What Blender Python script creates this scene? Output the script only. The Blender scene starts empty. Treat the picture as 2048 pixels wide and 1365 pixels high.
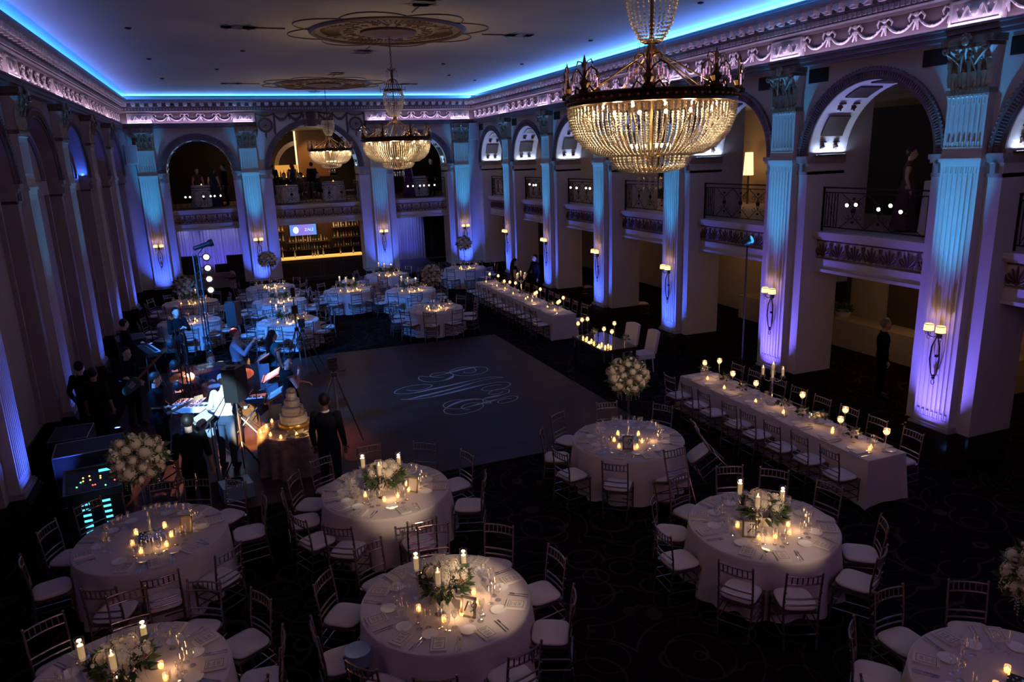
import bpy, bmesh, math, random
from mathutils import Vector, Matrix
PI=math.pi; R=math.radians
random.seed(7)
SC=bpy.context.scene; COL=SC.collection
# ---------------------------------------------------------------- camera
cam=bpy.data.cameras.new('camera'); co=bpy.data.objects.new('camera',cam); COL.objects.link(co)
YAW,PITCH,ROLL,FPX=0.3641,-0.249,-0.0339,1447.26
_f=Vector((math.sin(YAW)*math.cos(PITCH),math.cos(YAW)*math.cos(PITCH),math.sin(PITCH)))
_r=Vector((math.cos(YAW),-math.sin(YAW),0)); _u=_r.cross(_f)
_r2=_r*math.cos(ROLL)+_u*math.sin(ROLL); _u2=_u*math.cos(ROLL)-_r*math.sin(ROLL)
_m=Matrix((_r2,_u2,-_f)).transposed().to_4x4(); _m.translation=Vector((-1.816,0,5.341))
co.matrix_world=_m; cam.sensor_width=36; cam.lens=36*FPX/2048; cam.clip_start=.05; cam.clip_end=200
SC.camera=co
# ---------------------------------------------------------------- world, exposure
w=bpy.data.worlds.new('world'); SC.world=w; w.use_nodes=True
w.node_tree.nodes['Background'].inputs[0].default_value=(.10,.05,.16,1); w.node_tree.nodes['Background'].inputs[1].default_value=.05
SC.view_settings.view_transform='Standard'; SC.view_settings.look='None'; SC.view_settings.exposure=0; SC.view_settings.gamma=1
SC.view_settings.use_curve_mapping=False
cy=SC.cycles; cy.max_bounces=5; cy.diffuse_bounces=3; cy.glossy_bounces=3; cy.transmission_bounces=4; cy.transparent_max_bounces=14
cy.caustics_reflective=False; cy.caustics_refractive=False; cy.sample_clamp_indirect=3; cy.sample_clamp_direct=0; cy.use_denoising=True
# ---------------------------------------------------------------- room measures (metres)
XR,XL,YB,YF=9.1,-5.34,32.23,-3.4       # pier faces of the hall
ZC=8.06                                 # ceiling
PY=[28.31-4*k for k in range(8)]        # pilaster centres along both long walls
PX=[-4.52,-.745,4.505,8.28]             # pilaster centres on the back wall
SPR=5.16
def lamp(kind,loc,power,col,aim=None,**kw):
    l=bpy.data.lights.new(kind.lower()+'_light',kind); l.energy=power; l.color=col
    for k,v in kw.items(): setattr(l,k,v)
    o=bpy.data.objects.new(l.name,l); COL.objects.link(o); o.location=loc
    if aim is not None: o.rotation_euler=(Vector(aim)-Vector(loc)).to_track_quat('-Z','Y').to_euler()
    return o
# cove strips above the cornice lip
def strip(a,b,power,col,up,w=.05):
    a=Vector(a);b=Vector(b);d=(b-a);L=d.length
    l=bpy.data.lights.new('strip_light','AREA'); l.shape='RECTANGLE'; l.size=L; l.size_y=w; l.energy=power*L; l.color=col
    o=bpy.data.objects.new('strip_light',l); COL.objects.link(o)
    z=-Vector(up).normalized(); x=d.normalized(); y=z.cross(x); M=Matrix((x,y,z)).transposed().to_4x4(); M.translation=(a+b)/2
    o.matrix_world=M; return o
COVE=(.035,.25,1.0)
strip((XR-.2,YF,7.9),(XR-.2,YB,7.9),50,COVE,(-.95,0,.3))
strip((XL+.2,YF,7.9),(XL+.2,YB,7.9),13,(.03,.22,1),(.95,0,.3))
strip((XL,YB-.2,7.9),(XR,YB-.2,7.9),34,(.05,.32,1),(0,-.95,.3))
# frieze strips on the architrave ledge
FR=(.70,.52,1.0)
strip((XR-.25,YF,7.05),(XR-.25,YB-.25,7.05),3.6,FR,(.35,0,1),.02)
strip((XL+.25,YF,7.05),(XL+.25,YB-.25,7.05),2.2,(.8,.55,.9),(-.35,0,1),.02)
strip((XL+.25,YB-.25,7.05),(-.45,YB-.25,7.05),5,FR,(0,.35,1),.02)
strip((4.22,YB-.25,7.05),(XR-.25,YB-.25,7.05),5,FR,(0,.35,1),.02)
# added mauve fill: unseen area light behind the camera, aimed to the hall
lamp('AREA',(2,-2.9,6.9),62,(.88,.40,.74),aim=(2,12,1),shape='RECTANGLE',size=8,size_y=.6)
# ---------------------------------------------------------------- helpers
def tag(o,label=None,cat=None,group=None,kind=None):
    if label: o['label']=label
    if cat: o['category']=cat
    if group: o['group']=group
    if kind: o['kind']=kind
    return o
class MB:
    def __init__(s): s.v=[];s.f=[];s.m=[];s.M=Matrix();s.mi=0
    def add(s,vs,fs):
        n=len(s.v); M=s.M; s.v+= [tuple(M@Vector(v)) for v in vs]; s.f+= [tuple(i+n for i in f) for f in fs]; s.m+=[s.mi]*len(fs); return s
    def box(s,x0,x1,y0,y1,z0,z1):
        return s.add([(x0,y0,z0),(x1,y0,z0),(x1,y1,z0),(x0,y1,z0),(x0,y0,z1),(x1,y0,z1),(x1,y1,z1),(x0,y1,z1)],[(0,3,2,1),(4,5,6,7),(0,1,5,4),(1,2,6,5),(2,3,7,6),(3,0,4,7)])
    def cbox(s,c,d,M=None):
        x,y,z=c;a,b,e=d[0]/2,d[1]/2,d[2]/2; return s.box(x-a,x+a,y-b,y+b,z-e,z+e)
    def lathe(s,prof,n=16,c=(0,0,0),cap=True,ang=2*PI):
        vs=[];fs=[];k=len(prof); full=abs(ang-2*PI)<1e-6; m=n if full else n+1
        for i in range(m):
            a=ang*i/n; ca,sa=math.cos(a),math.sin(a)
            vs+=[(c[0]+r*ca,c[1]+r*sa,c[2]+z) for r,z in prof]
        for i in range(n):
            j=(i+1)%m
            for q in range(k-1): fs.append((i*k+q,j*k+q,j*k+q+1,i*k+q+1))
        if cap and full:
            if prof[0][0]>1e-4: fs.append(tuple(i*k for i in range(n))[::-1])
            if prof[-1][0]>1e-4: fs.append(tuple(i*k+k-1 for i in range(n)))
        return s.add(vs,fs)
    def tube(s,pts,r,n=6,cap=True,closed=False,flat=1.0):
        pts=[Vector(p) for p in pts]; N=len(pts); rs=r if isinstance(r,(list,tuple)) else [r]*N
        vs=[];fs=[];prev=None
        for i,p in enumerate(pts):
            if closed: t=pts[(i+1)%N]-pts[i-1]
            else: t=(pts[min(i+1,N-1)]-pts[max(i-1,0)])
            if t.length<1e-9: t=Vector((0,0,1))
            t.normalize()
            if prev is None:
                a=Vector((0,0,1)) if abs(t.z)<.9 else Vector((1,0,0)); u=t.cross(a).normalized()
            else: u=(prev-t*prev.dot(t)); u=u.normalized() if u.length>1e-6 else t.orthogonal().normalized()
            prev=u; w_=t.cross(u)
            for k in range(n):
                a=2*PI*k/n; vs.append(tuple(p+u*(rs[i]*math.cos(a))+w_*(rs[i]*flat*math.sin(a))))
        for i in range(N if closed else N-1):
            j=(i+1)%N
            for k in range(n): fs.append((i*n+k,i*n+(k+1)%n,j*n+(k+1)%n,j*n+k))
        if cap and not closed: fs.append(tuple(range(n))[::-1]); fs.append(tuple((N-1)*n+k for k in range(n)))
        return s.add(vs,fs)
    def sph(s,c,r,n=6,m=4,sc=(1,1,1)):
        prof=[(max(math.sin(PI*i/m),0)*1.0,-math.cos(PI*i/m)) for i in range(m+1)]
        vs=[(c[0],c[1],c[2]-r*sc[2])];fs=[]
        for i in range(1,m):
            for k in range(n):
                a=2*PI*k/n; vs.append((c[0]+r*sc[0]*prof[i][0]*math.cos(a),c[1]+r*sc[1]*prof[i][0]*math.sin(a),c[2]+r*sc[2]*prof[i][1]))
        vs.append((c[0],c[1],c[2]+r*sc[2])); L=len(vs)-1
        for k in range(n):
            fs.append((0,1+(k+1)%n,1+k)); fs.append((L,1+(m-2)*n+k,1+(m-2)*n+(k+1)%n))
            for i in range(m-2): a=1+i*n; fs.append((a+k,a+(k+1)%n,a+n+(k+1)%n,a+n+k))
        return s.add(vs,fs)
    def prism(s,poly,h0,h1,axis='z'):
        n=len(poly)
        def P(a,b,h): return {'z':(a,b,h),'y':(a,h,b),'x':(h,a,b)}[axis]
        return s.add([P(a,b,h0) for a,b in poly]+[P(a,b,h1) for a,b in poly],[tuple(range(n))[::-1],tuple(range(n,2*n))]+[(i,(i+1)%n,n+(i+1)%n,n+i) for i in range(n)])
    def build(s,name,mat,parent=None,smooth=False,fix=True):
        me=bpy.data.meshes.new(name); me.from_pydata(s.v,[],s.f)
        mats=mat if isinstance(mat,(list,tuple)) else [mat]
        for m in mats: me.materials.append(m)
        if len(mats)>1: me.polygons.foreach_set('material_index',s.m)
        if fix:
            bm=bmesh.new(); bm.from_mesh(me); bmesh.ops.recalc_face_normals(bm,faces=bm.faces); bm.to_mesh(me); bm.free()
        if smooth:
            me.polygons.foreach_set('use_smooth',[True]*len(me.polygons))
            if smooth!='all': me.set_sharp_from_angle(angle=R(40))
        o=bpy.data.objects.new(name,me); COL.objects.link(o)
        if parent: o.parent=parent
        return o
def empty(name,loc=(0,0,0),rz=0,**kw):
    o=bpy.data.objects.new(name,None); COL.objects.link(o); o.location=loc; o.rotation_euler=(0,0,rz); o.empty_display_size=.1
    tag(o,**kw); return o
KIDS={}
def kids(o):
    if o not in KIDS: KIDS[o]=list(o.children)
    return KIDS[o]
def dup(o,loc=None,rz=None,parent=None,**kw):
    c=o.copy(); COL.objects.link(c)
    if parent is not None: c.parent=parent
    if loc is not None: c.location=loc
    if rz is not None: c.rotation_euler=(0,0,rz)
    for ch in kids(o): dup(ch,parent=c)
    tag(c,**kw); return c
class Proto:            # the first placement moves the prototype itself, later ones copy it
    def __init__(s,o): s.o=o; s.used=False; s.tree=kids_rec(o)
    def put(s,loc,rz=0,**kw):
        if not s.used:
            s.used=True; s.o.location=loc; s.o.rotation_euler=(0,0,rz); tag(s.o,**kw); return s.o
        return dup(s.o,loc,rz,**kw)
def kids_rec(o):
    for c in kids(o): kids_rec(c)
def at_vertical(*a): pass
# ---------------------------------------------------------------- materials
def mat(name,col,rough=.6,metal=0,emit=None,es=0,noise=None,spec=.5,bump=None,sheen=0,alpha=None,trans=0):
    m=bpy.data.materials.new(name); m.use_nodes=True; nt=m.node_tree; b=nt.nodes['Principled BSDF']
    b.inputs['Base Color'].default_value=(*col,1); b.inputs['Roughness'].default_value=rough; b.inputs['Metallic'].default_value=metal
    b.inputs['Specular IOR Level'].default_value=spec
    if trans: b.inputs['Transmission Weight'].default_value=trans
    if emit: b.inputs['Emission Color'].default_value=(*emit,1); b.inputs['Emission Strength'].default_value=es
    if noise or bump:
        tc=nt.nodes.new('ShaderNodeTexCoord'); n=nt.nodes.new('ShaderNodeTexNoise'); nt.links.new(tc.outputs['Object'],n.inputs['Vector'])
        n.inputs['Detail'].default_value=3
        if noise:
            sc,amt=noise; n.inputs['Scale'].default_value=sc
            r=nt.nodes.new('ShaderNodeValToRGB'); nt.links.new(n.outputs['Fac'],r.inputs['Fac'])
            r.color_ramp.elements[0].position=.3; r.color_ramp.elements[1].position=.7
            r.color_ramp.elements[0].color=(*[c*(1-amt) for c in col],1); r.color_ramp.elements[1].color=(*[min(1,c*(1+amt)) for c in col],1)
            nt.links.new(r.outputs['Color'],b.inputs['Base Color'])
        if bump:
            n2=nt.nodes.new('ShaderNodeTexNoise'); nt.links.new(tc.outputs['Object'],n2.inputs['Vector']); n2.inputs['Scale'].default_value=bump[0]; n2.inputs['Detail'].default_value=2
            bp=nt.nodes.new('ShaderNodeBump'); bp.inputs['Strength'].default_value=bump[1]; bp.inputs['Distance'].default_value=.02
            nt.links.new(n2.outputs['Fac'],bp.inputs['Height']); nt.links.new(bp.outputs['Normal'],b.inputs['Normal'])
    return m
def emat(name,col,s):
    m=bpy.data.materials.new(name); m.use_nodes=True; nt=m.node_tree; nt.nodes.clear()
    e=nt.nodes.new('ShaderNodeEmission'); e.inputs[0].default_value=(*col,1); e.inputs[1].default_value=s
    o=nt.nodes.new('ShaderNodeOutputMaterial'); nt.links.new(e.outputs[0],o.inputs[0]); return m
def glassmat(name,tint=(1,1,1),edge=.12,rough=.03,gloss=(1,1,1)):
    m=bpy.data.materials.new(name); m.use_nodes=True; nt=m.node_tree; nt.nodes.clear()
    t=nt.nodes.new('ShaderNodeBsdfTransparent'); t.inputs[0].default_value=(*tint,1)
    g=nt.nodes.new('ShaderNodeBsdfGlossy'); g.inputs['Roughness'].default_value=rough; g.inputs[0].default_value=(*gloss,1)
    lw=nt.nodes.new('ShaderNodeLayerWeight'); lw.inputs[0].default_value=.35
    mr=nt.nodes.new('ShaderNodeMapRange'); mr.inputs[3].default_value=edge; mr.inputs[4].default_value=.8
    nt.links.new(lw.outputs['Facing'],mr.inputs[0])
    mx=nt.nodes.new('ShaderNodeMixShader'); nt.links.new(mr.outputs[0],mx.inputs[0]); nt.links.new(t.outputs[0],mx.inputs[1]); nt.links.new(g.outputs[0],mx.inputs[2])
    o=nt.nodes.new('ShaderNodeOutputMaterial'); nt.links.new(mx.outputs[0],o.inputs[0]); return m
def translucent(name,col,amt=.5,gl=.15,rough=.15):
    m=bpy.data.materials.new(name); m.use_nodes=True; nt=m.node_tree; nt.nodes.clear()
    d=nt.nodes.new('ShaderNodeBsdfDiffuse'); d.inputs[0].default_value=(*col,1)
    t=nt.nodes.new('ShaderNodeBsdfTranslucent'); t.inputs[0].default_value=(*col,1)
    a=nt.nodes.new('ShaderNodeMixShader'); a.inputs[0].default_value=amt; nt.links.new(d.outputs[0],a.inputs[1]); nt.links.new(t.outputs[0],a.inputs[2])
    g=nt.nodes.new('ShaderNodeBsdfGlossy'); g.inputs['Roughness'].default_value=rough
    b=nt.nodes.new('ShaderNodeMixShader'); b.inputs[0].default_value=gl; nt.links.new(a.outputs[0],b.inputs[1]); nt.links.new(g.outputs[0],b.inputs[2])
    o=nt.nodes.new('ShaderNodeOutputMaterial'); nt.links.new(b.outputs[0],o.inputs[0]); return m
M={}
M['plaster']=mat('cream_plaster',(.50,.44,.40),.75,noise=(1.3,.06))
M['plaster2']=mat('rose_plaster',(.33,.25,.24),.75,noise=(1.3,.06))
M['ceil']=mat('ceiling_paint',(.55,.53,.52),.9,noise=(.5,.05))
M['mould']=mat('moulding_plaster',(.30,.235,.22),.5,noise=(6,.15))
M['gild']=mat('aged_gilding',(.20,.13,.09),.38,.55,noise=(9,.35))
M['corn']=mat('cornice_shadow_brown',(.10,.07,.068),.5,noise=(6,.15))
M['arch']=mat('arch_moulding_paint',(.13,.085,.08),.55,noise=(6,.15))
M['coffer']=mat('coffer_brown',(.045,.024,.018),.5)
M['medal']=mat('medallion_parchment',(.24,.19,.15),.8)
M['relief']=mat('painted_relief',(.10,.05,.04),.55,.15)
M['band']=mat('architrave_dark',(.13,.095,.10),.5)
M['dado']=mat('dark_dado_wood',(.022,.014,.012),.22,noise=(4,.3))
M['dark']=mat('dark_paint',(.012,.010,.012),.7)
M['curtain']=mat('dark_brown_curtain',(.035,.024,.020),.9)
M['tan']=mat('tan_wall',(.36,.27,.18),.8,noise=(2,.06))
M['iron']=mat('wrought_iron',(.012,.010,.010),.35,.6)
M['black']=mat('black_plastic',(.012,.012,.014),.4)
M['brass']=mat('antique_brass',(.42,.27,.10),.28,1)
M['bronze']=mat('dark_bronze',(.10,.06,.03),.35,.9)
M['crystal']=glassmat('cut_crystal',(.95,.93,.9),.35,.12)
M['bead']=translucent('crystal_bead',(1.0,.93,.78),.6,.25,.18)
M['glass']=glassmat('clear_glass',(.96,.96,.97),.16,.05)
M['linen']=mat('ivory_table_linen',(.58,.51,.52),.85,noise=(3,.04))
M['napkin']=mat('napkin_linen',(.66,.60,.58),.85)
M['china']=mat('white_china',(.85,.84,.88),.12)
M['silver']=mat('polished_silver',(.55,.53,.55),.22,1)
M['chair']=mat('champagne_chair_lacquer',(.27,.20,.19),.26,.75)
M['cushion']=mat('ivory_cushion',(.66,.60,.60),.9,noise=(5,.05))
M['wax']=mat('white_wax',(.85,.75,.6),.5,emit=(1,.62,.25),es=.45)
M['flame']=emat('candle_flame',(1,.56,.2),22)
M['petal']=mat('ivory_petals',(.78,.70,.57),.8,noise=(22,.22))
M['leaf']=mat('green_leaves',(.045,.075,.028),.55,noise=(8,.4))
M['rust']=mat('rust_leaves',(.30,.09,.03),.5)
M['frame']=mat('picture_frame_gold',(.28,.22,.15),.35,.7)
M['card']=mat('cream_card',(.66,.60,.56),.8)
M['ink']=mat('black_ink',(.02,.02,.02),.7)
M['mirror']=mat('mirror_glass',(.75,.78,.8),.04,1)
M['white']=mat('white_paint',(.62,.60,.60),.5)
def wood_mat():
    m=mat('dance_floor_wood',(.10,.055,.05),.30); nt=m.node_tree; b=nt.nodes['Principled BSDF']
    tc=nt.nodes.new('ShaderNodeTexCoord'); br=nt.nodes.new('ShaderNodeTexBrick'); br.inputs['Scale'].default_value=1
    br.inputs['Brick Width'].default_value=.92; br.inputs['Row Height'].default_value=.31; br.inputs['Mortar Size'].default_value=.004
    br.inputs['Color1'].default_value=(.066,.030,.026,1); br.inputs['Color2'].default_value=(.048,.022,.019,1); br.inputs['Mortar'].default_value=(.03,.02,.02,1)
    nt.links.new(tc.outputs['Object'],br.inputs['Vector'])
    n=nt.nodes.new('ShaderNodeTexNoise'); n.inputs['Scale'].default_value=14; nt.links.new(tc.outputs['Object'],n.inputs['Vector'])
    mx=nt.nodes.new('ShaderNodeMix'); mx.data_type='RGBA'; mx.blend_type='MULTIPLY'; mx.inputs[0].default_value=.35
    nt.links.new(br.outputs['Color'],mx.inputs[6]); nt.links.new(n.outputs['Color'],mx.inputs[7]); nt.links.new(mx.outputs[2],b.inputs['Base Color'])
    mr=nt.nodes.new('ShaderNodeMapRange'); mr.inputs[3].default_value=.3; mr.inputs[4].default_value=.42; nt.links.new(n.outputs['Fac'],mr.inputs[0]); nt.links.new(mr.outputs[0],b.inputs['Roughness'])
    return m
M['wood']=wood_mat(); M['wood'].node_tree.nodes['Principled BSDF'].inputs['Specular IOR Level'].default_value=.03
def carpet_mat():
    m=mat('scroll_carpet',(.02,.014,.015),.95,spec=.03); nt=m.node_tree; b=nt.nodes['Principled BSDF']
    tc=nt.nodes.new('ShaderNodeTexCoord')
    def rings(scale,freq,off):
        mp=nt.nodes.new('ShaderNodeMapping'); mp.inputs['Location'].default_value=off; nt.links.new(tc.outputs['Object'],mp.inputs['Vector'])
        v=nt.nodes.new('ShaderNodeTexVoronoi'); v.inputs['Scale'].default_value=scale; nt.links.new(mp.outputs[0],v.inputs['Vector'])
        a=nt.nodes.new('ShaderNodeMath'); a.operation='MULTIPLY'; a.inputs[1].default_value=freq; nt.links.new(v.outputs['Distance'],a.inputs[0])
        s=nt.nodes.new('ShaderNodeMath'); s.operation='SINE'; nt.links.new(a.outputs[0],s.inputs[0])
        g=nt.nodes.new('ShaderNodeMath'); g.operation='GREATER_THAN'; g.inputs[1].default_value=.965; nt.links.new(s.outputs[0],g.inputs[0]); return g
    g1=rings(1.1,19,(0,0,0)); g2=rings(1.9,16,(3.3,1.7,0))
    mx=nt.nodes.new('ShaderNodeMath'); mx.operation='MAXIMUM'; nt.links.new(g1.outputs[0],mx.inputs[0]); nt.links.new(g2.outputs[0],mx.inputs[1])
    n=nt.nodes.new('ShaderNodeTexNoise'); n.inputs['Scale'].default_value=3; nt.links.new(tc.outputs['Object'],n.inputs['Vector'])
    mu=nt.nodes.new('ShaderNodeMath'); mu.operation='MULTIPLY'; nt.links.new(mx.outputs[0],mu.inputs[0]); nt.links.new(n.outputs['Fac'],mu.inputs[1])
    r=nt.nodes.new('ShaderNodeMix'); r.data_type='RGBA'; nt.links.new(mu.outputs[0],r.inputs[0])
    r.inputs[6].default_value=(.007,.004,.004,1); r.inputs[7].default_value=(.055,.038,.030,1); nt.links.new(r.outputs[2],b.inputs['Base Color'])
    return m
M['carpet']=carpet_mat()
# ---------------------------------------------------------------- the hall
RZ={'right':-PI/2,'left':PI/2,'back':0.}
def org(side,c): return {'right':(XR,c,0),'left':(XL,c,0),'back':(c,YB,0)}[side]
def wm(side,c): return Matrix.Translation(org(side,c))@Matrix.Rotation(RZ[side],4,'Z')
NT=[0]
def trimname(): NT[0]+=1; return 'trim_%d'%NT[0]
def st(o,label,cat=None): return tag(o,label,cat,kind='structure')
fl=MB().box(XL-.3,XR+6,YF-.2,YB+7,-.1,0); st(fl.build('floor',M['carpet']),'dark carpet with pale scroll rings covering the hall floor','floor')
df=MB().box(.55,0,0,0,0,0)
df=MB().add([(-4.55,11.45,.004),(5.55,11.45,.004),(5.45,20.55,.004),(-4.55,20.75,.004),(-4.55,11.45,.03),(5.55,11.45,.03),(5.45,20.55,.03),(-4.55,20.75,.03)],[(0,1,2,3),(4,5,6,7),(0,1,5,4),(1,2,6,5),(2,3,7,6),(3,0,4,7)])
DF=df.build('dance_floor',M['wood']); tag(DF,'dark polished wooden dance floor with a white script monogram','dance floor')
ce=MB().box(XL-.3,XR+.3,YF-.2,YB+.3,ZC,ZC+.1); st(ce.build('ceiling',M['ceil']),'flat pale ceiling glowing blue along its edges','ceiling')
def arc(rx,rz,n=24): return [(rx*math.cos(PI*i/n),rz*math.sin(PI*i/n)) for i in range(n+1)]
def archpanel(mb,Mx,half,rx,rz,top,d0,d1,back=True):
    mb.M=Mx; A=arc(rx,rz); n=len(A)
    def sheet(d):
        mb.add([(a,d,SPR+b) for a,b in A]+[(a,d,top) for a,b in A],[(i,i+1,n+i+1,n+i) for i in range(n-1)])
        for s in (-1,1): mb.add([(s*rx,d,SPR),(s*half,d,SPR),(s*half,d,top),(s*rx,d,top)],[(0,1,2,3)])
    sheet(d0)
    if back: sheet(d1)
    mb.add([(a,d0,SPR+b) for a,b in A]+[(a,d1,SPR+b) for a,b in A],[(i,i+1,n+i+1,n+i) for i in range(n-1)])
    mb.M=Matrix()
BAYR=[30.31-4*k for k in range(8)]
BAYB=[(-2.6325,1.8875,1.22,1.24),(1.88,2.625,1.79,1.78),(6.3925,1.8875,1.22,1.24)]
D1=.95
def openwall(side,bays,ends):
    mb=MB()
    for c,half,rx,rz in bays:
        archpanel(mb,wm(side,c),half,rx,rz,ZC,0,D1)
        mb.M=wm(side,c)
        for s in (-1,1):
            a,b=sorted((s*rx,s*half)); mb.box(a,b,0,D1,.6,SPR)
        mb.M=Matrix()
    for a,b in ends:
        mb.M=wm(side,0); u=(a,b) if side=='back' else ((-b,-a) if side=='right' else (a,b))
        mb.box(u[0],u[1],0,D1,.6,ZC); mb.M=Matrix()
    return mb
st(openwall('right',[(c,2,1.40,1.30) for c in BAYR],[(32.31,32.4)]).build('wall_right',M['plaster']),'arcaded right wall of cream plaster piers','wall')
st(openwall('back',BAYB,[(XL-.3,PX[0]),(PX[3],XR+.05)]).build('wall_back',M['plaster']),'arcaded far wall with three tall bays','wall')
mb=MB()
for c in BAYR:
    archpanel(mb,wm('left',c),2,1.40,1.30,ZC,0,.28,False); mb.M=wm('left',c)
    mb.box(-2,2,.28,.34,.0,ZC)
    for s in (-1,1):
        a,b=sorted((s*1.4,s*2)); mb.box(a,b,0,.28,.6,SPR)
    mb.M=Matrix()
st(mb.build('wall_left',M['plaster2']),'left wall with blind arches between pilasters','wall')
st(MB().box(XL-.3,XR+6,YF-.3,YF,0,ZC).build('wall_front',M['plaster2']),None)
# dark wooden dado
mb=MB()
for c,half,rx,rz in [(c,2,1.40,0) for c in BAYR]:
    mb.M=wm('right',c)
    for s in (-1,1):
        a,b=sorted((s*rx-s*.02,s*half)); mb.box(a,b,-.02,D1+.02,0,.62)
for c,half,rx,rz in BAYB:
    mb.M=wm('back',c)
    for s in (-1,1):
        a,b=sorted((s*rx-s*.02,s*half)); mb.box(a,b,-.02,D1+.02,0,.62)
mb.M=Matrix(); mb.box(XL,PX[0],YB-.02,YB+D1,0,.62); mb.box(PX[3],XR+D1,YB-.02,YB+D1,0,.62)
for c in BAYR:
    mb.M=wm('left',c)
    for s in (-1,1):
        a,b=sorted((s*1.38,s*2)); mb.box(a,b,-.02,.3,0,.62)
    mb.box(-1.4,1.4,.24,.3,0,.62)
mb.M=Matrix(); st(mb.build('baseboard_1',M['dado']),'dark wood dado around the piers')
# ---- pilaster prototype (local: x along wall, y into wall)
def flute_section(w,dep,n=7):
    pts=[(-w,0),(-w,-dep)]; fw=(2*w-.06)/n; x=-w+.03
    for i in range(n):
        a=x+.012;b=x+fw-.012; r=(b-a)/2
        pts.append((a,-dep))
        for k in range(1,6): t=PI*k/6; pts.append((a+r-r*math.cos(t),-dep+r*.9*math.sin(t)))
        pts.append((b,-dep)); x+=fw
    pts+=[(w,-dep),(w,0)]; return pts
def pilaster():
    r=empty('trim_proto'); 
    mb=MB(); sec=flute_section(.33,.15); mb.prism(sec,.80,4.96); mb.prism(sec,5.26,5.98)
    mb.box(-.335,.335,-.155,0,.70,.80); mb.box(-.335,.335,-.155,0,5.98,6.04); mb.box(-.335,.335,-.155,0,4.96,5.26)
    mb.box(-.36,.36,-.185,0,5.03,5.09); mb.box(-.35,.35,-.17,0,5.09,5.14)
    for i in range(7):                       # rounded tabs at the flute ends
        x=-.30+i*.0857+.0+.043
        for z0,z1 in ((.80,.90),(5.90,5.98),(4.86,4.96),(5.26,5.34)): mb.box(x-.022,x+.022,-.15,-.12,z0,z1)
    for k in range(9): mb.sph((-.30+k*.075,-.165,6.01),.02,6,4)
    mb.build('pilaster_shaft',M['plaster'],r)
    mb=MB()
    for z0,z1,e in ((.62,.66,.04),(.66,.70,.02)): mb.box(-.345-e,.345+e,-.17-e,0,z0,z1)
    mb.build('pilaster_base',M['mould'],r)
    mb=MB(); mb.box(-.42,.42,-.24,0,0,.50)
    for z0,z1,e in ((.50,.54,.10),(.54,.58,.08),(.58,.62,.05)): mb.box(-.345-e,.345+e,-.17-e,0,z0,z1)
    mb.build('plinth',M['dado'],r)
    # capital
    mb=MB(); N=8; CB=mb
    for i in range(N):                       # flaring bell
        t0,t1=i/N,(i+1)/N; f=lambda t:.30+.02*t+.07*t**3
        a,b=f(t0),f(t1); z0,z1=6.12+.58*t0,6.12+.58*t1; d0,d1=.16+.02*t0+.08*t0**3,.16+.02*t1+.08*t1**3
        mb.add([(-a,0,z0),(-a,-d0,z0),(a,-d0,z0),(a,0,z0),(-b,0,z1),(-b,-d1,z1),(b,-d1,z1),(b,0,z1)],[(0,1,5,4),(1,2,6,5),(2,3,7,6)])
    mb.build('capital_bell',M['plaster'],r); mb=MB()
    mb.box(-.42,.42,-.32,0,6.76,6.86); mb.box(-.38,.38,-.29,0,6.70,6.76); mb.box(-.36,.36,-.19,0,6.04,6.12)
    def leaf(x,z,w,h,out,lean=0):
        n=7; vs=[]; fs=[]
        for i in range(n):
            t=i/(n-1); ww=w*(math.sin(PI*(.25+.72*t))**.8)*(1+.18*(i%2)); y=-.17-out*(t**2.2)-.02; zz=z+h*math.sin(t*PI*.62)/math.sin(PI*.62)*.98
            xx=x+lean*t
            vs+=[(xx-ww,y+.025,zz),(xx,y-.012,zz+.005),(xx+ww,y+.025,zz)]
        for i in range(n-1):
            a=3*i; fs+=[(a,a+1,a+4,a+3),(a+1,a+2,a+5,a+4)]
        mb.add(vs,fs); mb.tube([(x+lean*i/6,-.19-out*((i/6)**2.2),z+h*math.sin(i/6*PI*.62)/math.sin(PI*.62)) for i in range(7)],.012,5)
    for x in (-.24,-.08,.08,.24): leaf(x,6.13,.075,.22,.07)
    for x in (-.30,-.16,0,.16,.30): leaf(x,6.16,.07,.36,.10)
    def vol(x0,x1,z0,z1,s):
        pts=[]
        for i in range(8): t=i/7; pts.append((x0+(x1-x0)*t**1.5,-.20-.10*t,z0+(z1-z0)*t))
        c=(x1-s*.055,-.31,z1-.01)
        for i in range(1,15): a=i*.55; rr=.06*(1-i/18); pts.append((c[0]+s*rr*math.cos(PI/2-a)*1.0,-.31-.002*i,c[2]-.0+rr*math.sin(PI/2-a)))
        mb.tube(pts,.02,6)
    for s in (-1,1):
        vol(s*.06,s*.37,6.36,6.70,s); vol(s*.12,s*.045,6.36,6.62,-s)
    mb.sph((0,-.34,6.80),.065,8,6,(1,.6,1.1))
    for k in range(5): a=R(-60+30*k+90); mb.sph((.085*math.cos(a),-.335,6.80+.085*math.sin(a)),.03,6,4)
    for k in range(10): mb.sph((-.27+.06*k,-.21,6.10),.016,5,4)
    cp=mb.build('capital',M['gild'],r,smooth=True)
    return r
PIL=pilaster()
PROTO=Proto(PIL)
def place_pil(side,c,lab):
    o=PROTO.put(org(side,c),RZ[side]); o.name=trimname(); st(o,lab,'pilaster'); return o
OR=['nearest the far corner','second from the far corner','third from the far corner','fourth from the far corner','fifth from the far corner','sixth from the far corner','seventh from the far corner','beside the front wall']
for k in range(8): place_pil('right',PY[k],'fluted pilaster on the right wall, '+OR[k])
for k in range(8): place_pil('left',PY[k],'fluted pilaster on the left wall, '+OR[k])
for i,x in enumerate(PX): place_pil('back',x,'fluted pilaster on the far wall, '+['at its left end','left of the bar','right of the bar','at its right end'][i])
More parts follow.
